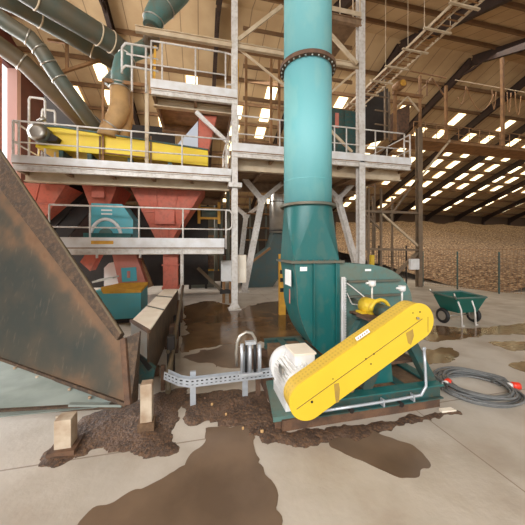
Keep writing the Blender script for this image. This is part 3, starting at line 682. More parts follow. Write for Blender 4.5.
# teal rotor box with white ring
a, b_ = atv(91, 203, VH-.35), atv(133, 238, VH-.35)
t = thing('rotor_box', 'light teal machine box with white half ring behind the low deck rail', 'machine', (a.x, VH-.35, ZC))
MB().prism([atv(91, 240, VH-.35), atv(91, 203, VH-.35), atv(122, 204, VH-.35), atv(133, 220, VH-.35), atv(133, 240, VH-.35)], (0, .9, 0)).build('casing', M_tealbright, t, .01)
c = atv(106, 238, VH-.38); mb = MB(); pts = [c+Vector((math.cos(k*PI/16)*.37, 0, math.sin(k*PI/16)*.5)) for k in range(17)]
mb.tube(pts, .045, 8); mb.build('half_ring', M_white, t)
MB().cyl(c+Vector((0, -.05, .1)), c+Vector((0, .1, .1)), .16, 20).build('shaft_housing', M_fandull, t)
MB().box((atv(84, 240, VH-.5).x, VH-.55, atv(84, 238, VH-.5).z), (b_.x, VH-.4, atv(84, 233, VH-.5).z)).build('base_rail', M_fan, t)
for k in range(2): MB().box((c.x-.12, VH-.37, c.z+.62+k*.1), (c.x+.14, VH-.352, c.z+.66+k*.1)).build('label_plate', M_paper, t)
# under the low deck: chutes
VX = 7.9
t = thing('drop_chute', 'faded red drop chute with teal hatch landing on the teal box', 'chute', atv(110, 285, VX))
MB().loft([atv(119, 286, VX), atv(146, 283, VX), atv(146, 283, VX)+Vector((0, .5, 0)), atv(119, 286, VX)+Vector((0, .5, 0))], [atv(111, 249, VX), atv(134, 249, VX), atv(134, 249, VX)+Vector((0, .5, 0)), atv(111, 249, VX)+Vector((0, .5, 0))]).build('chute_body', M_redpale, t)
h = MB().prism([atv(121, 268, VX-.03), atv(136, 267, VX-.03), atv(137, 281, VX-.03), atv(122, 282, VX-.03)], (0, .03, 0)).build('hatch', M_tealbright, t)
MB().prism([atv(127, 271, VX-.05), atv(130, 271, VX-.05), atv(130, 278, VX-.05), atv(127, 278, VX-.05)], (0, .02, 0)).build('handle', M_redpale, h)
MB().beam(atv(135, 250, VX+.4), atv(150, 287, VX+.4), .2, .1, (0, 1, 0)).build('side_leg', M_dusty, t)
t = thing('drop_chute', 'square red drop chute landing on the beige conveyor cover', 'chute', atv(170, 290, VX-.4))
a, b_ = atv(163, 250, VX-.4), atv(177, 289, VX-.4)
MB().box((a.x, VX-.4, b_.z), (b_.x+.02, VX+.0, a.z+.3)).build('chute_body', M_red, t, .01)
MB().box((a.x-.03, VX-.42, b_.z), (b_.x+.05, VX+.02, b_.z+.06)).build('flange', M_red, t)
MB().box((a.x-.03, VX-.42, (a.z+b_.z)/2+.1), (b_.x+.05, VX+.02, (a.z+b_.z)/2+.14)).build('flange', M_red, t)
tag(MB().loft([atv(80, 262, VX), atv(90, 271, VX), atv(90, 271, VX)+Vector((0, .4, 0)), atv(80, 262, VX)+Vector((0, .4, 0))], [atv(88, 250, VX), atv(101, 250, VX), atv(101, 250, VX)+Vector((0, .4, 0)), atv(88, 250, VX)+Vector((0, .4, 0))]).build('slanting_chute', M_red), 'short orange-red slanting chute under the low deck, right beside the rusty hopper rim', 'chute')
# teal box and amber cover
a, b_ = atv(101, 291, 6.6), atv(141, 318, 6.6)
t = thing('collection_box', 'bright teal steel box with an amber edge behind the rusty hopper', 'box', (a.x, 6.6, b_.z-.25))
MB().loft([(a.x+.25, 6.6, b_.z), (b_.x, 6.6, b_.z), (b_.x, 7.4, b_.z), (a.x+.25, 7.4, b_.z)], [(a.x-.15, 6.6, a.z), (b_.x, 6.6, a.z), (b_.x, 7.4, a.z), (a.x-.15, 7.4, a.z)]).build('box_body', M_tealbright, t, .01)
MB().prism([atv(101, 287, 6.55), atv(120, 283, 6.9), atv(148, 282, 6.9), atv(141, 290, 6.55), atv(103, 291, 6.55)], (0, 0, -.06)).build('amber_edge', M_amber, t)
MB().box((a.x, 6.62, .02), (b_.x-.1, 7.3, b_.z)).build('plinth', M_dark, t)
tag(MB().beam(atv(96, 281, 7.3), atv(116, 277, 7.3), .5, .04).build('loose_sheet', M_paper), 'white sheet lying tilted beside the amber edge', 'sheet')
tag(MB().prism([atv(104, 277, 8.6), atv(104, 268, 8.6), atv(109, 263, 8.6), atv(114, 262, 8.6), atv(119, 277, 8.6), atv(119, 301, 8.6), atv(104, 301, 8.6)], (0, .1, 0)).box((atv(104, 277, 8.6).x, 8.6, 0), (atv(119, 277, 8.6).x, 8.9, .4)).build('white_bag', M_paper), 'white sack behind the faded red chute', 'bag')

# ================================================================== background behind low deck and braces
VBk = 12.6
# second fan, grey teal, with silver flue
cf = atv(262, 268, VBk-1.2)
t = thing('background_fan', 'dusty blue-green fan casing far back left of the big pipe', 'fan', (cf.x, cf.y, 0))
prof = [(244, 291), (243, 275), (250, 262), (262, 253), (270, 247), (275, 232), (286, 232), (286, 252), (284, 270), (272, 288), (258, 293)]
MB().prism([atv(x, y, VBk-1.2) for x, y in prof], (0, .9, 0)).build('scroll', mat('dusty_blue_grey_paint', (62, 84, 84), .6, 0, (84, 80, 66), 3, .5), t)
MB().prism([atv(x, y, VBk-1.24) for x, y in [(250, 262), (262, 253), (270, 247), (271, 249), (263, 255), (251, 264)]], (0, .05, 0)).build('edge_strip', M_dusty, t)
t = pipe('silver_flue', 'silver flue pipe hanging left of the big pipe', [atv(277, 165, VBk-1.2), atv(277, 233, VBk-1.2)], .33, M_silver, [(0, .15), (0, .55), (0, .97)], ringm=M_dark)
# yellow safety barrier
t = thing('safety_post', 'yellow post with black bands just left of the fan casing', 'post', atz(282, 330, 0))
b0 = atv(282, 250, 6.6)
MB().beam((b0.x, 6.6, 0), (b0.x, 6.6, atv(282, 254, 6.6).z), .16, .12, (0, 1, 0)).build('body', M_amber, t)
for y in (272, 280, 290): z = atv(282, y, 6.53).z; MB().box((b0.x-.07, 6.52, z-.05), (b0.x+.07, 6.54, z+.05)).build('black_band', M_black, t)
b0 = atv(372, 259, 8.6)
tag(MB().beam((b0.x, 8.6, 0), (b0.x, 8.6, atv(372, 255, 8.6).z), .12, .12).build('safety_post', M_yel), 'slim yellow post just visible above the round fan casing', 'post')
# white cabinet by the column
a = atv(227, 271, 8.4)
t = thing('wall_cabinet', 'white rounded cabinet on a frame beside the tall left column', 'cabinet', (a.x, a.y, 0))
MB().box((a.x-.18, a.y-.1, a.z-.32), (a.x+.16, a.y+.15, a.z+.32)).build('body', M_white, t, .03)
for k in (-.1, .1): MB().cyl((a.x+k, a.y, 0), (a.x+k, a.y, a.z-.3), .045, 8).build('leg', M_dusty, t)
MB().box((a.x-.22, a.y-.1, .3), (a.x+.1, a.y+.1, .42)).build('valve', M_dark, t)
a = atv(239.5, 269, 7.6)
tag(MB().box((a.x-.05, a.y, a.z-.4), (a.x+.2, a.y+.2, a.z+.4)).build('junction_box', M_conc_cover, bevel=.02), 'beige box fixed right behind the tall left column', 'box')
# dark machinery: long feed belt frame under deck
t = thing('belt_conveyor', 'dark red-brown belt conveyor far under the low deck', 'conveyor', (-2.2, 11.5, 0))
MB().box((atv(183, 270, 11.5).x, 11.5, atv(190, 268, 11.5).z), (atv(238, 270, 11.5).x, 12.3, atv(190, 256, 11.5).z)).build('trough', M_rust, t)
MB().beam(atv(186, 270, 11.3), atv(240, 270, 11.3), .05, .07).build('amber_rail', M_amber, t)
for x in (190, 206, 222, 236): p = atv(x, 280, 11.6); MB().beam((p.x, 11.6, 0), (p.x, 11.6, p.z+.4), .1).build('leg', M_dark, t)
MB().beam(atv(198, 268, 10.6), atv(222, 291, 10.0), .12, .08, (0, 1, 0)).build('stair_stringer', M_brownduct, t)
# machinery seen above low deck behind rail: frames + amber hoist
t = thing('amber_hoist', 'amber frame of a small hoist behind the low deck rail', 'hoist', atv(208, 210, 10.2))
a, b_ = atv(199, 218, 10.2), atv(219, 209, 10.2)
mb = MB()
for x in (a.x, b_.x): mb.beam((x, 10.2, a.z-.2), (x, 10.2, b_.z+.25), .1)
mb.beam((a.x, 10.2, b_.z), (b_.x, 10.2, b_.z), .06, .08); mb.beam((a.x, 10.2, a.z), (b_.x, 10.2, a.z), .06, .08); mb.build('amber_frame', M_amber, t)
MB().cyl((a.x+.1, 10.4, (a.z+b_.z)/2), (b_.x-.1, 10.4, (a.z+b_.z)/2), .15).build('drum', M_fandull, t)
t = thing('grey_pipe_rack', 'rack of thin grey vertical pipes beside the tall left column', 'pipes', atv(222, 240, 10.8))
for x in (216, 221, 228): p = atv(x, 240, 10.8); MB().cyl((p.x, 10.8, .8), (p.x, 10.8, atv(x, 178, 10.8).z), .08, 10).build('pipe', M_duct, t)
for y in (196, 228, 236): a = atv(186, y, 11); b_ = atv(232, y, 11); MB().beam((a.x, 11, a.z), (b_.x, 11, a.z), .08).build('crossbar', M_dusty, t)
tag(MB().box((atv(190, 200, 11.8).x, 11.8, 0), (atv(214, 200, 11.8).x, 12.8, 3.5)).build('dust_box', M_duct), 'grey-green box behind the amber hoist', 'box')
t = thing('shelf_rack', 'dark rack with block shelves far behind between column and silver flue', 'rack', (atv(256, 240, 13.2).x, 13.2, 0))
for x in (250, 258, 266): p = atv(x, 240, 13.2); MB().beam((p.x, 13.2, 0), (p.x, 13.2, 4.2), .08).build('upright', M_duct, t)
for y in (214, 228, 240, 256, 268): a = atv(246, y, 13.2); b_ = atv(270, y, 13.2); MB().beam((a.x, 13.2, a.z), (b_.x, 13.2, a.z), .5, .06).build('shelf', M_dusty, t)

M_tower = mat('brown_grey_tower_steel', (126, 104, 80), .65, 0, (96, 84, 68), 4, .6)
# ================================================================== lattice tower right, walkway, high steel
VQ = 9.95; pc_ = atv(419, 248, VQ); ztop = atv(419, 128, VQ).z
t = thing('lattice_tower', 'tall brown lattice tower right of the decks with white box on its post', 'tower', (pc_.x, VQ, 0))
MB().ibeam((pc_.x, VQ, 0), (pc_.x, VQ, ztop), .2, .2, .02, (0, 1, 0)).build('main_post', M_tower, t)
for x, v_ in ((368.5, VQ), (381, VQ), (392, VQ+1.6), (373, VQ+1.6)):
    p = atv(x, 248, v_); MB().beam((p.x, v_, 0), (p.x, v_, 4.2), .08).build('post', M_tower, t)
def lb(p1, p2, w_=.08, v_=VQ, m=M_tower, nm='brace'): MB().beam(atv(*p1, v_), atv(*p2, v_), w_, w_, (0, 1, 0)).build(nm, m, t)
lb((364, 211), (419, 213), .09); lb((364, 249), (419, 250), .09); lb((381, 213), (419, 247), .08, m=M_cream); lb((364, 213), (381, 230), .07); lb((381, 212), (419, 180), .06, m=M_dusty)
lb((396, 274), (417, 253), .12); lb((390, 216), (418, 178), .06); lb((375, 180), (375, 248), .05, VQ+1.2); lb((366, 180), (366, 248), .05, VQ+1.2)
for y in (186, 200, 216, 228, 240): lb((366, y), (375, y+1), .04, VQ+1.2, nm='rung')
# white box
p = atv(414, 264, VQ-.2); tag(MB().box((p.x-.2, VQ-.25, p.z-.24), (p.x+.24, VQ-.11, p.z+.22)).build('junction_box', M_white, bevel=.02), 'white box mounted on the brown tower post by the fence', 'box')
# upper part of tower with conveyor head
VU = 11.5
t = thing('conveyor_head_tower', 'amber-brown steel frame carrying a round drum under the roof', 'tower', atv(405, 130, VU))
def ub(p1, p2, w_=.1, m=M_dusty, nm='member', v_=VU): MB().beam(atv(*p1, v_), atv(*p2, v_), w_, w_, (0, 1, 0)).build(nm, m, t)
ub((395, 91), (395, 140), .12); ub((420, 76), (420, 140), .1); ub((393, 93), (422, 97), .14); ub((396, 108), (408, 96), .06, M_cream); ub((408, 97), (420, 112), .06, M_cream); ub((385, 78), (385, 140), .08, M_tower); ub((389, 92), (389, 140), .08, M_tower)
ub((410, 71), (446, 78), .05); ub((420, 92), (432, 78), .05); ub((432, 78), (446, 98), .05); ub((427, 80), (427, 96), .05)
for y in (96, 110, 124): ub((375, y), (389, y+2), .05, M_tower)
for x in (403,): c = atv(x, 83, VU-.2); MB().cyl(c, c+Vector((0, .5, 0)), .23).build('drum', M_dusty, t); MB().cyl(c+Vector((0, -.04, 0)), c, .15).build('drum_hub', M_amber, t)
MB().prism([atv(397, 110, VU+.1), atv(410, 104, VU+.1), atv(409, 128, VU+.1), atv(400, 136, VU+.1)], (0, .8, 0)).build('chute', M_rust, t)
tag(MB().prism([atv(366, 100, VU+.8), atv(388, 88, VU+.8), atv(391, 136, VU+.8), atv(364, 142, VU+.8)], (0, .6, 0)).build('dark_housing', M_dark), 'nearly black housing behind the deck rail right of the cream column', 'housing')
# walkway beam going right, hangers
ZW = atv(422, 139, VQ+.3).z
t = thing('high_walkway', 'brown high walkway beam running right from the lattice tower', 'walkway', (pc_.x, VQ+.2, ZW))
MB().ibeam((pc_.x-.3, VQ+.3, ZW), (pc_.x+9, VQ+.3, ZW), .12, .16, .02).build('beam', M_dusty, t)
MB().box((pc_.x-.3, VQ+.35, ZW+.06), (pc_.x+9, VQ+1.6, ZW+.1)).build('deck', M_dusty, t)
g = [Vector((pc_.x+k*.62, VQ+.3, ZW)) for k in range(0, 13)]
railing(t, 'guard_rail', g, .75, M_dusty, (.5,), .018)
MB().beam(atv(446, 140, VQ+.3), atv(446, 86, VQ+.3), .1).build('hanger_post', M_dusty, t)
MB().beam(atv(503, 150, VQ+.3), atv(502, 58, VQ+.3), .12).build('hanger_post', M_dusty, t)
MB().beam(atv(450, 140, VQ+.3), atv(420, 178, VQ+.1), .08, .06, (0, 1, 0)).build('knee_brace', M_cream, t)
# hanging cable loops
for i, (xs_, ys_, sag) in enumerate([((466, 494), (86, 94), 24), ((458, 466), (97, 86), 14), ((492, 496), (90, 92), 22), ((507, 511), (92, 93), 24), ((515, 521), (92, 96), 26)]):
    a = atv(xs_[0], ys_[0], VQ+1.5); b_ = atv(xs_[1], ys_[1], VQ+1.5); sz = sag*.045
    pts = [a.lerp(b_, k/14)-Vector((0, 0, sz*(1-(2*k/14-1)**2))) for k in range(15)]
    tag(MB().tube(pts, .02, 6).build('hanging_cable', M_dusty), 'brown cable hanging in a loop under the roof, %s loop from the left' % ORD[[1, 0, 2, 3, 4][i]], 'cable')
tag(MB().beam(atv(455, 80, VQ+1.5), atv(540, 95, VQ+1.5), .03).build('cable_rail', M_cream), 'thin pale rail from which the cable loops hang on the right', 'rail')
# cable ladder along v
t = thing('cable_ladder', 'long pale cable ladder hung under the roof, running away right of the cream column', 'cable ladder', (7.4, 4, 9.0))
for u in (7.35, 7.5, 7.62, 8.1): MB().beam((u, 4.0, 9.0), (u, 13.0, 9.0), .035, .09).build('side_rail', M_cream if u != 7.5 else M_dusty, t)
mb = MB()
for k in range(40): mb.beam((7.35, 4.2+k*.22, 9.0), (8.1, 4.2+k*.22, 9.0), .03, .03)
mb.build('rungs', M_dusty, t)['kind'] = 'stuff'
for k in range(9):
    v = 4.6+k*.95; MB().beam((7.15, v, 8.93), (8.25, v, 8.93), .07, .05).build('hanger_bar', M_cream, t)
for k in (1, 3, 5):
    v = 4.6+k*.95
    for u in (7.18, 8.22): MB().cyl((u, v, 8.93), (u, v, roofz(v)), .012, 6).build('hanger_rod', M_cream, t)

# ================================================================== THE FAN
# skid
SU0, SU1, SV0, SV1 = .72, 2.52, 2.36, 4.25
t = thing('fan_skid', 'teal steel skid frame on a rusty plinth carrying the big fan and its motor', 'skid', (SU0, SV0, 0))
MB().box((SU0+.02, SV0+.03, 0), (SU1-.02, SV0+.16, .1)).box((SU0+.02, SV1-.16, 0), (SU1-.02, SV1-.03, .1)).box((SU0+.02, SV0+.16, 0), (SU0+.14, SV1-.16, .1)).box((SU1-.14, SV0+.16, 0), (SU1-.02, SV1-.16, .1)).build('plinth', M_rust, t)
def channel(p, q, w_, h, nm='frame_channel', m=M_tealdark): 
    return MB().ibeam(p, q, w_, h, .012).build(nm, m, t)
M_filldirt = mat('dry_brown_dirt', (122, 94, 66), .9, 0, (84, 62, 44), 9, .7, bump=.6, bscale=40)
mb = MB().box((1.02, SV0+.1, 0), (SU1-.1, SV1-.16, .215)); mb.build('dirt_fill', M_filldirt, t)
channel((1.0, SV0+.05, .17), (SU1, SV0+.05, .17), .1, .14); channel((1.0, SV1-.05, .17), (SU1, SV1-.05, .17), .1, .14)
for u in (1.25, SU1-.05, 1.55, 2.1): channel((u, SV0+.1, .17), (u, SV1-.1, .17), .1, .14)
mb = MB(); mb.box((1.0, SV0-.004, .241), (SU1, SV0+.11, .252)); mb.box((SU1-.11, SV0+.111, .241), (SU1+.004, SV1, .252)); mb.build('top_plate', M_fan, t)
for x, y in ((402, 405), (352, 411)):
    p = atv(x, y, SV0-.003); MB().cyl((p.x, SV0+.06, p.z), (p.x, SV0-.004, p.z), .025, 16).build('lifting_hole', M_hole, t)
# motor bed at the left front
a, b_ = atv(262, 402, 2.75), atv(290, 402, 2.35)
mb = MB(); mb.prism([(.66, 2.42, .1), (1.2, 2.42, .1), (1.28, 3.1, .1), (.76, 3.1, .1)], (0, 0, .03)); mb.box((.66, 2.412, .085), (1.2, 2.42, .13)); mb.build('motor_bed', M_fandull, t)
MB().prism([(.68, 2.43, .0), (1.0, 2.43, .0), (1.2, 3.0, .0), (.8, 3.0, .0)], (0, 0, .1)).build('motor_plinth', M_rust, t)
MB().tube([(.79, 2.424, .05), (.79, 2.434, .05)], .03, 14).build('plinth_hole', M_hole, t)
# bearing stand: A frame
G1 = Vector((2.06, 0, .97))           # fan shaft (u, z)
def legb(p, q, w_=.1, h=.1, m=M_tealdark): MB().beam(p, q, w_, h, (0, 1, 0)).build('stand_leg', m, t)
for v in (2.5, 3.0):
    legb((2.12, v, .86), (2.47, v, .24)); legb((2.0, v, .86), (1.66, v, .24))
    MB().beam((1.85, v, .86), (2.27, v, .86), .1, .06, (0, 0, 1)).build('stand_crossbar', M_tealdark, t)
MB().box((1.85, 2.5, .87), (2.27, 3.1, .9)).build('stand_top_plate', M_rust, t)
MB().beam((1.75, 2.75, .42), (2.4, 2.75, .42), .3, .03).build('tray', M_rust, t)
MB().beam((1.5, 2.45, .25), (1.2, 2.6, .5), .05, .04, (0, 1, 0)).build('belt_tension_bar', M_dusty, t)
MB().prism([(1.62, 2.55, .24), (2.05, 2.55, .24), (2.0, 2.55, .7), (1.9, 2.55, .7)], (0, .03, 0)).build('web_plate', M_fan, t)
# conduit along the skid front
cp = [atv(424, 349, SV0-.0), atv(425, 365, SV0-.02), atv(426, 386, SV0-.03), atv(421, 395, SV0-.03), atv(400, 399, SV0-.03), atv(362, 405, SV0-.03), atv(322, 411, SV0-.03)]
MB().tube(cp, .014, 10).build('conduit', M_alu, t)
MB().ring(cp[0], .012, .012, (0, 1, 0), 16, 6).build('conduit_end', M_alu, t)
for x, y in ((383, 402), (413, 397)): p = atv(x, y, SV0-.03); MB().box((p.x-.008, p.y-.02, p.z-.04), (p.x+.008, p.y+.03, p.z+.03)).build('conduit_clip', M_alu, t)

# fan casing
FV0, FV1 = 3.4, 4.02
OU0, OU1 = 1.215, 1.875; FZ = atv(320, 262, FV0).z
t = thing('fan_casing', 'big teal fan casing with round top right of its square outlet neck', 'fan', (1.9, 3.7, .24))
px_prof = [(297, 285), (298, 305), (302, 322), (309, 338), (320, 352), (338, 362), (358, 366), (380, 360), (397, 346), (408, 326), (412, 305), (410, 291), (403, 279), (391, 270), (374, 265), (357, 264)]
pr = [atv(x, y, FV0) for x, y in px_prof]
pr = [Vector((OU0, FV0, FZ))]+[Vector((max(p.x, OU0), FV0, p.z)) for p in pr]+[Vector((OU1, FV0, FZ-.01)), Vector((OU1, FV0, FZ))]
# smooth subdivision of the profile
def crv(pts, i0, i1, k=4):
    out = []
    n_ = len(pts)
    for i in range(n_-1):
        if i0 <= i < i1:
            p0, p1, p2, p3 = pts[max(i-1, 0)], pts[i], pts[i+1], pts[min(i+2, n_-1)]
            for j in range(k):
                s_ = j/k; out.append(.5*((2*p1)+(-p0+p2)*s_+(2*p0-5*p1+4*p2-p3)*s_*s_+(-p0+3*p1-3*p2+p3)*s_**3))
        else: out.append(pts[i])
    out.append(pts[-1]); return out
pr = crv(pr, 1, len(pr)-3)
body = MB().prism([p+Vector((0, .03, 0)) for p in pr], (0, FV1-FV0-.03, 0), True).build('scroll_wrap', M_fan, t)
# side plate: outlet part bright, round part dusty
left = [p for p in pr if p.x <= OU1+.001]
MB().prism([p for p in pr], (0, .028, 0)).build('side_plate', M_fandull, t)
nk = [p for p in pr if p.x < OU1-.001 and p.z < FZ+1 and not (p.z > .9 and p.x > OU0+.3)]
nk = [p+Vector((0, -.012, 0)) for p in nk]
zmin = nk[-1].z
nk += [Vector((OU1, FV0-.012, zmin)), Vector((OU1, FV0-.012, FZ))]
MB().prism(nk, (0, .012, 0)).build('outlet_plate', M_fan, t)
mb = MB()
for x in (313, 335): 
    p = atv(x, 266, FV0-.012); q = atv(x, 345, FV0-.012); mb.beam((p.x, FV0-.035, FZ-.02), (p.x, FV0-.035, q.z), .015, .045, (0, 1, 0))
mb.build('outlet_rib', M_fan, t)
for y0, y1 in ((281.5, 280), (296.5, 295)):
    a, b_ = atv(347, y0, FV0), atv(399, y1, FV0); MB().beam((a.x, FV0-.02, a.z), (b_.x, FV0-.02, a.z), .03, .04, (0, 1, 0)).build('stiffener_bar', M_duct, t)
# corrugated white strip
a, b_ = atv(343, 277, FV0-.05), atv(343, 348, FV0-.05)
mb = MB(); mb.box((a.x-.025, FV0-.06, b_.z), (a.x+.03, FV0-.04, a.z)); k = 0
while a.z-.02-k*.022 > b_.z: mb.box((a.x-.012, FV0-.085, a.z-.03-k*.022), (a.x+.03, FV0-.06, a.z-.019-k*.022)); k += 1
mb.build('ribbed_edge_strip', M_galvw, t)
# flange at outlet
mb = MB(); mb.box((OU0-.055, FV0-.055, FZ-.015), (OU1+.05, FV0+.01, FZ+.02)); mb.box((OU0-.055, FV1-.01, FZ-.015), (OU1+.05, FV1+.055, FZ+.02)); mb.box((OU0-.055, FV0, FZ-.015), (OU0+.01, FV1, FZ+.02)); mb.box((OU1-.01, FV0, FZ-.015), (OU1+.05, FV1, FZ+.02))
mb.build('outlet_flange', M_duct, t)
mb = MB()
for k in range(9): u = OU0+.02+k*(OU1-OU0-.02)/8; mb.cyl((u, FV0-.035, FZ+.02), (u, FV0-.035, FZ+.032), .009, 6)
mb.build('flange_bolts', M_duct, t)
# sticker on the left face, label on the front
z0, z1 = atu(290, 270, OU0).z, atu(290, 286, OU0).z
MB().box((OU0-.004, FV0+.12, z1-.0), (OU0+.001, FV0+.38, z0)).build('notice_sheet', M_paper, t)
a, b_ = atv(300, 267, FV0-.013), atv(307, 271, FV0-.013); MB().box((a.x, FV0-.016, b_.z), (b_.x, FV0-.012, a.z)).build('small_label', M_paper, t)
a, b_ = atv(365, 269, FV0), atv(371, 271, FV0); MB().box((a.x, FV0-.004, b_.z), (b_.x, FV0, a.z)).build('small_label', M_paper, t)
# left face scratch of bare red primer
MB().box((OU0-.002, FV0+.16, atu(292, 305, OU0).z), (OU0+.001, FV0+.2, atu(292, 290, OU0).z)).build('bare_patch', M_redpale, t)
# bearing, shaft, hub
MB().cyl((G1.x, 2.42, G1.z), (G1.x, FV0, G1.z), .035, 20).build('shaft', M_silver, t)
for k, v in enumerate((2.98,)):
    bm_ = MB().tube([(G1.x, v-.12, G1.z), (G1.x, v-.1, G1.z), (G1.x, v+.1, G1.z), (G1.x, v+.12, G1.z)], [.085, .105, .105, .085], 24)
    bm_.box((G1.x-.15, v-.07, G1.z-.1), (G1.x+.15, v+.07, G1.z-.05)); bm_.build('bearing_housing', M_yel, t)
MB().tube([(G1.x, 2.44, G1.z), (G1.x, 2.82, G1.z)], [.075, .075], 20).build('coupling_sleeve', M_tealdark, t)
MB().tube([(G1.x+math.cos(a*PI/8)*.12, 2.78, G1.z+math.sin(a*PI/8)*.12) for a in range(9)], .022, 8).build('yellow_guard_hoop', M_yel, t)
for (x, y0, y1) in ((372, 283, 302), (402, 288, 306)):
    p, q = atv(x, y0, 2.98), atv(x, y1, 2.98)
    s_ = MB().cyl(q, p, .012, 8).build('sensor_stem', M_galv, t)
    MB().tube([p+Vector((0, 0, -.05)), p+Vector((0, 0, -.03)), p+Vector((0, 0, .03))], [.02, .045, .045], 12).cyl(p+Vector((-.08, 0, .0)), p, .015, 8).build('sensor_head', M_white, s_)
MB().tube([atv(347, 283, FV0-.06), atv(356, 290, FV0-.1), atv(368, 300, 3.1)], .008, 6).build('grease_line', M_galv, t)
MB().tube([atv(347, 293, FV0-.06), atv(352, 304, FV0-.1), atv(364, 306, 3.1)], .006, 6).build('grease_line', M_galv, t)

# round to square transition and pipe
PU, PVc, PR = 1.535, 3.71, .345
ZT = atv(310, 204, PVc-PR).z+.02
t = thing('vertical_pipe', 'giant turquoise vertical pipe rising from the fan up to the roof', 'pipe', (PU, PVc, FZ+.02))
mb = MB(); N = 48
hw, hd = (OU1-OU0)/2, (FV1-FV0)/2; mc = ((OU0+OU1)/2, (FV0+FV1)/2)
cr_ = [mb.b.verts.new((mc[0]+a*hw, mc[1]+b_*hd, FZ+.02)) for a, b_ in ((1, 1), (-1, 1), (-1, -1), (1, -1))]
tp_ = [mb.b.verts.new((PU+math.cos(2*PI*i/N)*PR, PVc+math.sin(2*PI*i/N)*PR, ZT)) for i in range(N)]
for q in range(4):
    for i in range(q*N//4, (q+1)*N//4):
        f = mb.b.faces.new((cr_[q], tp_[i], tp_[(i+1) % N])); f.smooth = True
    f = mb.b.faces.new((cr_[q-1], cr_[q], tp_[q*N//4]))
mb.build('square_to_round_transition', M_fan, t)
def pseg(za, zb_, nm, m=M_teal): 
    mb = MB(); mb.tube([(PU, PVc, za), (PU, PVc, zb_)], PR, 64); return mb.build(nm, m, t)
ZU = atv(307, 52, PVc-PR).z
pseg(ZT, ZU, 'lower_pipe_section'); pseg(ZU+.02, 10.75, 'upper_pipe_section')
MB().flat_ring((PU, PVc, ZT-.02), PR-.01, PR+.055, .035, 64).build('lower_flange', M_duct, t)
f = MB().flat_ring((PU, PVc, ZU-.03), PR-.01, PR+.06, .055, 64).build('upper_flange', M_rust, t)
mb = MB()
for k in range(28):
    a = 2*PI*k/28; x, y = PU+math.cos(a)*(PR+.035), PVc+math.sin(a)*(PR+.035); mb.cyl((x, y, ZU-.05), (x, y, ZU-.03), .012, 6)
mb.build('flange_bolts', M_silver, f)
zz = atv(310, 177, PVc-PR).z; MB().flat_ring((PU, PVc, zz), PR-.01, PR+.004, .008, 64).build('weld_seam', M_teal, t)

# belt guard (stadium)
GV = 2.2
ca, cb = atv(308, 401, GV), atv(418.5, 321.5, GV)
dd = (cb-ca).normalized(); nn = Vector((-dd.z, 0, dd.x)); ra, rb = .165, .17
def stad(v, gr=0.0):
    pts = []
    for k in range(25): 
        a = PI/2+PI*k/24; pts.append(ca+dd*(math.cos(a)*(ra+gr))+nn*(math.sin(a)*(ra+gr)))
    for k in range(25):
        a = -PI/2+PI*k/24; pts.append(cb+dd*(math.cos(a)*(rb+gr))+nn*(math.sin(a)*(rb+gr)))
    return [Vector((p.x, v, p.z)) for p in pts]
t = thing('belt_guard', 'long slanting yellow belt guard with rounded ends in front of the fan', 'belt guard', (ca.x, GV, .1))
def guard_side_mat():
    m = MATS['yellow_perforated_edge']; nt = m.node_tree; b = nt.nodes['Principled BSDF']; src = b.inputs['Base Color'].links[0].from_socket
    tc = nt.nodes.new('ShaderNodeTexCoord'); mp = nt.nodes.new('ShaderNodeMapping'); mp.inputs['Rotation'].default_value = (0, math.atan2(dd.z, dd.x), 0)
    nt.links.new(tc.outputs['Object'], mp.inputs[0]); sx = nt.nodes.new('ShaderNodeSeparateXYZ'); nt.links.new(mp.outputs[0], sx.inputs[0])
    def wv(o, per):
        a = nt.nodes.new('ShaderNodeMath'); a.operation = 'MULTIPLY'; a.inputs[1].default_value = 2*PI/per; nt.links.new(o, a.inputs[0])
        s_ = nt.nodes.new('ShaderNodeMath'); s_.operation = 'SINE'; nt.links.new(a.outputs[0], s_.inputs[0]); return s_.outputs[0]
    ml = nt.nodes.new('ShaderNodeMath'); ml.operation = 'ADD'; nt.links.new(wv(sx.outputs[0], .034), ml.inputs[0]); nt.links.new(wv(sx.outputs[1], .05), ml.inputs[1])
    g_ = nt.nodes.new('ShaderNodeMath'); g_.operation = 'GREATER_THAN'; g_.inputs[1].default_value = .75; nt.links.new(ml.outputs[0], g_.inputs[0])
    mm = nt.nodes.new('ShaderNodeMath'); mm.operation = 'MULTIPLY'; mm.inputs[1].default_value = .45; nt.links.new(g_.outputs[0], mm.inputs[0])
    mx = nt.nodes.new('ShaderNodeMix'); mx.data_type = 'RGBA'; nt.links.new(mm.outputs[0], mx.inputs[0]); nt.links.new(src, mx.inputs[6]); mx.inputs[7].default_value = L((168, 134, 52))
    nt.links.new(mx.outputs[2], b.inputs['Base Color'])
guard_side_mat()
MB().prism(stad(GV+.012), (0, .17, 0)).build('perforated_edge', M_yelside, t)
fp_ = MB().prism(stad(GV, .006), (0, .014, 0)).build('front_panel', M_yel, t)
a, b_ = ca-dd*.12, cb+dd*.05
MB().beam(a+Vector((0, -.001, 0)), b_+Vector((0, -.001, 0)), .004, .004, (0, 1, 0)).build('panel_split', M_dirt, t)
for x, y, r_ in ((312, 402, .012), (366, 359, .009), (374, 354, .009), (371, 364, .008), (413, 313, .007), (420, 312, .008), (333, 379, .006)):
    p = atv(x, y, GV-.001); MB().cyl(p, p+Vector((0, .004, 0)), r_, 10).build('panel_hole', M_hole, t)
p = atv(417, 318, GV-.001); MB().cyl(p, p+Vector((.0, -.02, 0)), .012, 10).build('latch', M_silver, t)
p = atv(428, 322, GV-.001); MB().beam(p+Vector((0, 0, .05)), p-Vector((0, 0, .1)), .003, .003, (0, 1, 0)).build('panel_split', M_dirt, t)
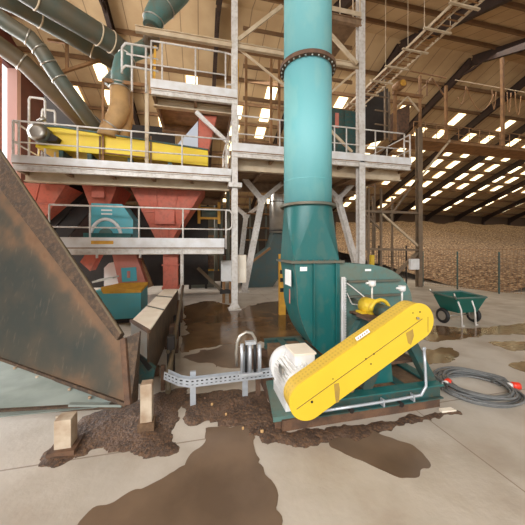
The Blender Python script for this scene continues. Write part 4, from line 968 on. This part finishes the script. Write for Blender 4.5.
# bare scraped patches
mt_patch = mat('scraped_brown_patch', (172, 138, 52), .6, 0, (150, 118, 62), 20, .6)
def patch(pts): MB().prism([atv(x, y, GV-.0015) for x, y in pts], (0, .002, 0)).build('scraped_patch', mt_patch, t)
patch([(334, 384), (339, 383), (340, 390), (339, 402), (336, 403), (335, 396)]); patch([(406, 333), (413, 329), (414, 336), (411, 345), (408, 343)])
# white label with black strokes near the upper edge
la = [atv(355, 338, GV-.001), atv(368, 329, GV-.001), atv(370, 332, GV-.001), atv(357, 341, GV-.001)]
lo = MB().prism(la, (0, .002, 0)).build('maker_label', M_paper, t)
mb = MB()
for k in range(5): p = la[0].lerp(la[1], .15+.17*k).lerp(la[3].lerp(la[2], .15+.17*k), .5); mb.box((p.x-.004, GV-.004, p.z-.008), (p.x+.005, GV-.002, p.z+.008))
mb.build('label_print', M_dusty, lo)

# motor
t = thing('electric_motor', 'white finned electric motor beside the low end of the yellow belt guard', 'motor', (.93, 2.7, .135))
mc_ = Vector((.985, 0, .355))
MB().tube([(mc_.x, 2.42, mc_.z), (mc_.x, 2.5, mc_.z), (mc_.x, 2.88, mc_.z), (mc_.x, 2.9, mc_.z)], [.15, .17, .17, .18], 40).build('frame_barrel', M_white, t)
mb = MB()
for k in range(32):
    a = 2*PI*k/32
    if math.sin(a) < -.75: continue
    d = Vector((math.cos(a), 0, math.sin(a))); c0 = mc_+d*.183
    mb.beam((c0.x, 2.5, c0.z), (c0.x, 2.86, c0.z), .006, .04, d)
mb.build('cooling_fins', M_white, t)
mb = MB().tube([(mc_.x, 2.88, mc_.z), (mc_.x, 3.02, mc_.z), (mc_.x, 3.06, mc_.z), (mc_.x, 3.075, mc_.z)], [.212, .212, .195, .11], 40); mb.build('fan_cowl', M_white, t)
MB().tube([(mc_.x, 2.38, mc_.z), (mc_.x, 2.43, mc_.z)], [.09, .185], 32).build('end_shield', M_white, t)
bx = MB().box((mc_.x-.07, 2.54, mc_.z+.16), (mc_.x+.15, 2.82, mc_.z+.275)).build('terminal_box', M_white, t, .012)
MB().box((mc_.x-.08, 2.53, mc_.z+.27), (mc_.x+.16, 2.83, mc_.z+.29)).build('terminal_lid', M_conc_cover, bx, .006)
MB().box((mc_.x-.19, 2.46, .135), (mc_.x-.08, 2.9, .235)).box((mc_.x+.08, 2.46, .135), (mc_.x+.19, 2.9, .235)).build('feet', M_white, t)
MB().box((mc_.x-.19, 2.58, mc_.z+.06), (mc_.x-.175, 2.7, mc_.z+.14)).build('rating_plate', M_silver, t)

# ================================================================== cable tray, control posts
t = thing('cable_tray', 'grey perforated cable tray on short posts running left from the motor', 'cable tray', atz(193, 405, 0))
tp = [atv(164, 374, 3.05), atv(178, 384, 2.93), atv(190, 387, 2.88), atv(232, 382, 2.9), atv(274, 378, 2.93)]
zt_ = tp[2].z
hs = .075
mb = MB()
for a, b_ in zip(tp, tp[1:]):
    a = Vector((a.x, a.y, zt_+(a.z-zt_)*.4)); b_ = Vector((b_.x, b_.y, zt_+(b_.z-zt_)*.4))
    d = (b_-a); nrm = Vector((-d.y, d.x, 0)).normalized()*.06
    mb.prism([a, b_, b_+nrm, a+nrm], (0, 0, .004))
    mb.beam(a+Vector((0, 0, .035)), b_+Vector((0, 0, .035)), .004, .085); mb.beam(a+nrm+Vector((0, 0, .035)), b_+nrm+Vector((0, 0, .035)), .004, .085)
bmesh.ops.recalc_face_normals(mb.b, faces=mb.b.faces[:]); nf_ = len(mb.b.faces); holes = mb
for a, b_ in zip(tp, tp[1:]):
    a = Vector((a.x, a.y, zt_+(a.z-zt_)*.4)); b_ = Vector((b_.x, b_.y, zt_+(b_.z-zt_)*.4)); n_ = max(2, int((b_-a).length/.045))
    for k in range(n_):
        p = a.lerp(b_, (k+.3)/n_); q = a.lerp(b_, (k+.75)/n_); o = Vector((0, -.004, 0))
        holes.beam(p+o+Vector((0, 0, .055)), q+o+Vector((0, 0, .055)), .003, .012); holes.beam(p+o+Vector((0, 0, .02)), q+o+Vector((0, 0, .02)), .003, .006)
o = mb.build('tray_channel', M_alu, t); o.data.materials.append(M_hole)
for pl_ in o.data.polygons:
    if pl_.index >= nf_: pl_.material_index = 1
for x, yb in ((193, 406), (245, 398)):
    p = atz(x, yb, 0); h = atv(x, 371, p.y).z if x == 193 else atv(x, 352, p.y).z
    MB().beam((p.x, p.y, 0), (p.x, p.y, h), .06, .035, (0, 1, 0)).build('strut_post', M_alu, t)
t = thing('isolator_unit', 'row of upright grey and black cylinders with a looped hose above the cable tray', 'control unit', atz(252, 396, 0))
zq = zt_+.08; v_ = 2.85
for x, m_, r_ in ((242, M_alu, .017), (246, M_black, .015), (250, M_alu, .021), (255, M_black, .018), (259.5, M_alu, .021)):
    p, q = atv(x, 344, v_), atv(x, 372, v_); MB().cyl((p.x, v_, q.z), (p.x, v_, p.z), r_, 14).build('cylinder', m_, t)
p = atv(250, 372, v_); MB().box((p.x-.12, v_-.03, p.z-.03), (p.x+.13, v_+.05, p.z)).build('base_bar', M_alu, t)
p = atv(250, 343, v_); MB().box((p.x-.05, v_-.03, p.z-.01), (p.x+.06, v_+.03, p.z+.02)).build('top_bracket', M_alu, t)
hp = [atv(x, y, v_) for x, y in ((237, 366), (236, 354), (237, 343), (240, 336), (246, 332), (252, 333), (255, 338), (256, 343))]
MB().tube(hp, .015, 10).build('hose', M_silver, t)
p = atz(258, 396, 0); MB().beam((p.x, p.y, 0), (p.x, p.y, zt_), .05, .04).build('rusty_post', M_rust, t)

# ================================================================== rusty hopper in the left foreground
t = thing('loading_hopper', 'huge rusty grey-green loading hopper filling the left foreground', 'hopper', (att(128, 405, 2.49).x, att(128, 405, 2.49).y, 0))
A0, A1, A2 = att(128, 403, 2.49), att(0, 357, 2.95), att(123, 337, 2.66)
nrm = (A1-A0).cross(A2-A0).normalized()
if nrm.y > 0: nrm = -nrm
W = lambda x, y, o=0: onpl(x, y, A0, nrm)+nrm*o
c_up = [W(-90, 58), W(0, 172), W(131, 340)]
quad = [(-90, 325), (128, 403), (131, 338), (0, 172), (-90, 57)]
mb = MB(); NX, NY = 60, 40; at_l = []
def edge_dist(px, py):
    # distances in pixels of wall plane to top rim line and bottom line -> wear attribute baked on the wall as old caked dirt
    rim = ((px-0)*(340-172)-(py-172)*131)/math.hypot(131, 168)*-1
    bot = -((px-0)*(403-357)-(py-357)*128)/math.hypot(128, 46)
    return rim, bot
grid = []
for i in range(NX+1):
    x0_ = -90+(124+90)*i/NX
    x = x0_
    row = []
    for j in range(NY+1):
        x = x0_+(5.0*j/NY)*(i/NX); yt = 180+x*1.28; yb = 357+x*(46/128)
        y = yt+(yb-yt)*j/NY
        rim = (y-yt)*.6; bot = (yb-y); rt = 129-x
        wv = .8*max(.36*math.exp(-max(0, rim-12)/13), .34*math.exp(-max(0, bot)/26)*(.3+.7*min(1, (x+90)/180)), .38*math.exp(-(max(0, rt)/26)**2)*min(1, max(0, y-330)/40+.2), .26*math.exp(-((x-8)**2+(y-232)**2)/(2*24**2)))
        v_ = mb.b.verts.new(W(x, y)); row.append(v_); at_l.append(wv)
    grid.append(row)
for i in range(NX):
    for j in range(NY): mb.b.faces.new((grid[i][j], grid[i+1][j], grid[i+1][j+1], grid[i][j+1]))
o = mb.build('side_wall', hopper_mat(0, 1), t, solid=.012)
at_ = o.data.attributes.new('wear', 'FLOAT', 'POINT')
for k, wv in enumerate(at_l): at_.data[k].value = wv
# rim channel
MB().prism([W(-90, 14, .0), W(125, 334, .0), W(121, 340, .0), W(-90, 69, .0)], nrm*.06).build('rim_beam', M_rustdirt, t, .004)
MB().beam(W(-90, 13, .06), W(126, 333, .06), .022, .02, nrm).build('rim_edge_bar', M_brownduct, t)
# right end post of rusty steel
e0, e1 = W(130, 404, .02), W(125, 338, .02)
MB().beam(e0, e1, .06, .04, nrm).build('end_post', M_rust, t, .005)
q0, q1 = atv(137, 401, e0.y+.1), atv(140, 332, e0.y+.15)
MB().prism([e0+Vector((.02, 0, -.0)), q0, q1, e1+Vector((.02, 0, 0))], (0, .04, 0)).build('end_plate', M_rustdirt, t)
# bottom lip plate
Lr = A0.copy(); B0 = att(-90, 434, 2.35); B0.z = .23; B1 = atz(0, 417, .23); B2 = atz(122, 405, .23)
Lf = W(-90, 325)
MB().poly([Lf, W(0, 357), W(60, 378.5), Lr, B2, B1, B0], [(0, 1, 2, 3, 4, 5, 6)]).build('lip_plate', M_plate, t, solid=.012)
MB().beam(W(-90, 326, .02), W(128, 404, .02), .03, .03, nrm).build('lower_angle', M_rustdirt, t)
MB().beam(B0, B2, .035, .045).build('lip_edge', M_rustdirt, t)
MB().beam(B2+Vector((0, 0, .0)), B1.lerp(B2, .55)+Vector((0, 0, .05)), .04, .02).build('lip_edge', M_plate, t)
for x, y in ((42, 377), (74, 389), (94, 397), (20, 368), (62, 416)): 
    p = W(x, y, .05); MB().cyl(p, p+Vector((0, 0, .02)), .014, 8).build('bolt', M_post, t)
def leg(xc, yt, yb, w_, mat_=M_post):
    p = atz(xc, yb, 0); zt = atv(xc, yt, p.y).z
    return MB().box((p.x-w_/2, p.y-w_/2, 0), (p.x+w_/2, p.y+w_/2, zt)).build('leg', mat_, t, .004)
leg(66, 416, 449, .125); leg(147, 382, 430, .1)
MB().box((atz(147, 430, 0).x-.07, atz(147, 430, 0).y-.07, 0), (atz(147, 430, 0).x+.07, atz(147, 430, 0).y+.07, .1)).build('foot', M_filldirt, t)
MB().box((atz(66, 449, 0).x-.1, atz(66, 449, 0).y-.1, 0), (atz(66, 449, 0).x+.1, atz(66, 449, 0).y+.1, .045)).build('foot', M_rust, t)

# conveyor trough behind the hopper
ZQ = .74
c = [atz(149, 331, ZQ), atz(131, 321, ZQ), atz(164, 289, ZQ), atz(178, 289, ZQ)]
t = thing('chain_conveyor', 'grey-brown steel chain conveyor with beige cover running back under the low deck', 'conveyor', (c[0].x, c[0].y, 0))
M_sidebrown = mat('dusty_brown_side_steel', (84, 70, 56), .7, 0, (112, 88, 66), 5, .6)
def dn(p, z): return Vector((p.x, p.y, z))
MB().prism([dn(c[0], .72), dn(c[1], .72), dn(c[2], .72), dn(c[3], .72)], (0, 0, .02)).build('cover', M_conc_cover, t)
mb = MB()
for f in (.33, .66): mb.beam(c[0].lerp(c[3], f)+Vector((0, 0, .006)), c[1].lerp(c[2], f)+Vector((0, 0, .006)), .02, .015)
mb.build('cover_seam', M_duct, t)
MB().prism([dn(c[0], .14), dn(c[3], .14), dn(c[3], .72), dn(c[0], .72)], (-.02, 0, 0)).build('right_side', M_sidebrown, t)
MB().prism([dn(c[1], .14), dn(c[2], .14), dn(c[2], .72), dn(c[1], .72)], (.02, 0, 0)).build('left_side', M_sidebrown, t)
gm = mat('grey_end_steel', (128, 126, 118), .5, .1, (128, 104, 80), 5, .5)
MB().prism([dn(c[0], .14), dn(c[1], .14), dn(c[1], .72), dn(c[0], .72)], (0, .02, 0)).build('end_plate', gm, t)
MB().prism([dn(c[0], .12), dn(c[1], .12), dn(c[2], .12), dn(c[3], .12)], (0, 0, .02)).build('bottom', M_rust, t)
MB().beam(dn(c[0], .735), dn(c[1], .745), .04, .03).build('end_lip', M_rust, t)
p, q = atv(137, 356, c[0].y-.05), atv(155, 372, c[0].y-.05)
MB().prism([p, atv(155, 370, c[0].y-.05), atv(152, 384, c[0].y-.05), atv(137, 384, c[0].y-.05)], (0, .1, 0)).build('gusset_box', M_tealdark, t)
MB().prism([atv(134, 352, c[0].y-.07), atv(142, 357, c[0].y-.07), atv(152, 368, c[0].y-.07), atv(148, 371, c[0].y-.07)], (0, .02, 0)).build('dark_flap', M_black, t)
for f in (.15, .45, .75):
    p = c[0].lerp(c[3], f); q = c[1].lerp(c[2], f)
    for r_ in (p, q): MB().box((r_.x-.03, r_.y-.03, 0), (r_.x+.03, r_.y+.03, .13)).build('foot', M_rust, t)
# pole and clutter along its right side
tag(MB().tube([atv(168, 392, 3.2), atv(172, 352, 3.9), atv(181, 300, 5.6), atv(183, 286, 6.6)], .03, 8).build('leaning_pole', M_brownduct), 'brown pole leaning along the right side of the chain conveyor', 'pole')
t = thing('hydraulic_unit', 'rusty clutter of blocks and pipes in the shade along the chain conveyor', 'machinery', atz(168, 380, 0))
for (x, yb, h, w_, m_) in ((163, 390, .3, .05, M_rust), (171, 372, .5, .1, M_dark), (174, 352, .45, .14, M_rust), (177, 336, .4, .12, M_dark), (179, 322, .5, .16, M_rust)):
    p = atz(x, yb, 0); MB().box((p.x-w_/2, p.y-w_/2, 0), (p.x+w_/2, p.y+w_/2, h)).build('block', m_, t, .01)
for y0, y1 in ((372, 340), (352, 320)): a, b_ = atz(168+0*(y0), y0, .3), atz(176, y1, .3); MB().tube([a, b_], .025, 8).build('pipe', M_brownduct, t)

# ================================================================== wheelbarrow
b0 = atz(458, 323, 0); WR = Matrix.Rotation(math.radians(4), 4, 'Z')
t = thing('wheelbarrow', 'green two-wheeled wheelbarrow standing by the long puddle', 'wheelbarrow', (b0.x, b0.y, 0))
def wp(x, y, z): return b0+Vector((x*.84+.03, y*.9, z))
bot = [wp(-.32, -.24, .29), wp(.28, -.24, .29), wp(.28, .24, .29), wp(-.32, .24, .29)]
top = [wp(-.5, -.34, .63), wp(.46, -.34, .62), wp(.46, .34, .66), wp(-.5, .34, .66)]
mb = MB(); va = [mb.b.verts.new(p) for p in bot]; vb = [mb.b.verts.new(p) for p in top]
for i in range(4): mb.b.faces.new((va[i], va[(i+1) % 4], vb[(i+1) % 4], vb[i]))
mb.b.faces.new(va[::-1]); mb.build('tray', M_barrow, t, bevel=.03, solid=.015)
MB().tube(top+[top[0]], .016, 8, False).build('rim', M_fandull, t)
def spokes(c_, r_):
    w_ = MB().ring(c_, r_-.04, .042, (1, 0, 0), 28, 8).build('tyre', M_black, t)
    MB().cyl(c_-Vector((.03, 0, 0)), c_+Vector((.03, 0, 0)), r_*.62, 20).build('wheel_disc', M_silver, w_)
spokes(wp(.46, -.02, .17), .17); spokes(wp(-.42, .1, .17), .17)
MB().cyl(wp(-.42, 0.04, .17), wp(.46, 0.04, .17), .014, 8).build('axle', M_silver, t)
for s_ in (-.3, .14):
    MB().tube([wp(s_-.14, -.33, .56), wp(s_, -.3, .36), wp(s_+.02, -.3, .02), wp(s_+.1, -.3, .02)], .016, 8).build('leg', M_galv, t)
MB().tube([wp(-.22, .1, .33), wp(.3, .05, .33), wp(.36, 0, .17)], .016, 8).build('frame_tube', M_galv, t)
MB().tube([wp(-.44, -.3, .58), wp(-.58, -.36, .68), wp(-.6, -.36, .74)], .018, 8).build('handle', M_silver, t)
MB().tube([wp(-.44, .3, .6), wp(-.6, .3, .7), wp(-.62, .3, .76)], .018, 8).build('handle', M_silver, t)
MB().box(wp(-.1, -.285, .45), wp(.06, -.275, .49)).build('maker_label', M_paper, t)
for k in range(4): MB().box(wp(-.09+k*.04, -.288, .462), wp(-.075+k*.04, -.284, .478)).build('label_print', M_barrow, t)

# ================================================================== cable coil
cc = atz(476, 388, 0)
t = thing('cable_coil', 'loose coil of thick grey power cable with red and white plugs on the floor', 'cable', (cc.x, cc.y, 0))
mb = MB(); pts = []
NT = 9
for k in range(NT*48+1):
    a = 2*PI*k/48; tn = k/(NT*48.0)
    r1 = .34+.055*math.sin(tn*17)+.02*math.sin(a*3+tn*9); r2 = .33+.05*math.sin(tn*13+1)
    ox, oy = .04*math.sin(tn*11), .05*math.cos(tn*7)
    lay = .018+.024*(int(tn*NT) % 3)+.008*math.sin(a*2+tn*20)
    pts.append(cc+Vector((math.cos(a)*r1*1.12+ox, math.sin(a)*r2*1.05+oy, lay)))
mb.tube(pts, .0125, 6); mb.build('cable_turns', M_cable, t)
e = atz(507, 385, .05); MB().tube([atz(480, 372, .03), atz(495, 380, .04), e], .012, 8).build('cable_end', M_cable, t)
pl = MB().tube([e, e+Vector((.045, -.02, 0))], .03, 14).build('plug_body', M_white, t)
MB().tube([e+Vector((.045, -.02, 0)), e+Vector((.05, -.022, 0)), e+Vector((.12, -.05, 0))], [.03, .042, .04], 16).build('red_collar', M_orange, pl)
e = atz(447, 383, .05); d = Vector((-.05, -.01, 0)); MB().tube([atz(460, 396, .03), atz(450, 392, .04), e+d], .012, 8).build('cable_end', M_cable, t)
pl = MB().tube([e+d, e], .033, 14).build('plug_body', M_white, t); MB().tube([e, e+Vector((.06, .03, .0))], .04, 14).build('red_collar', M_orange, pl)
p = atz(446, 411, 0)
tag(MB().prism([(p.x-.07, p.y-.02, 0), (p.x+.09, p.y-.04, 0), (p.x+.08, p.y+.02, 0), (p.x-.06, p.y+.03, 0)], (0, 0, .02)).build('timber_offcut', M_conc_cover), 'pale flat offcut on the floor at the right corner of the fan skid', 'wood')
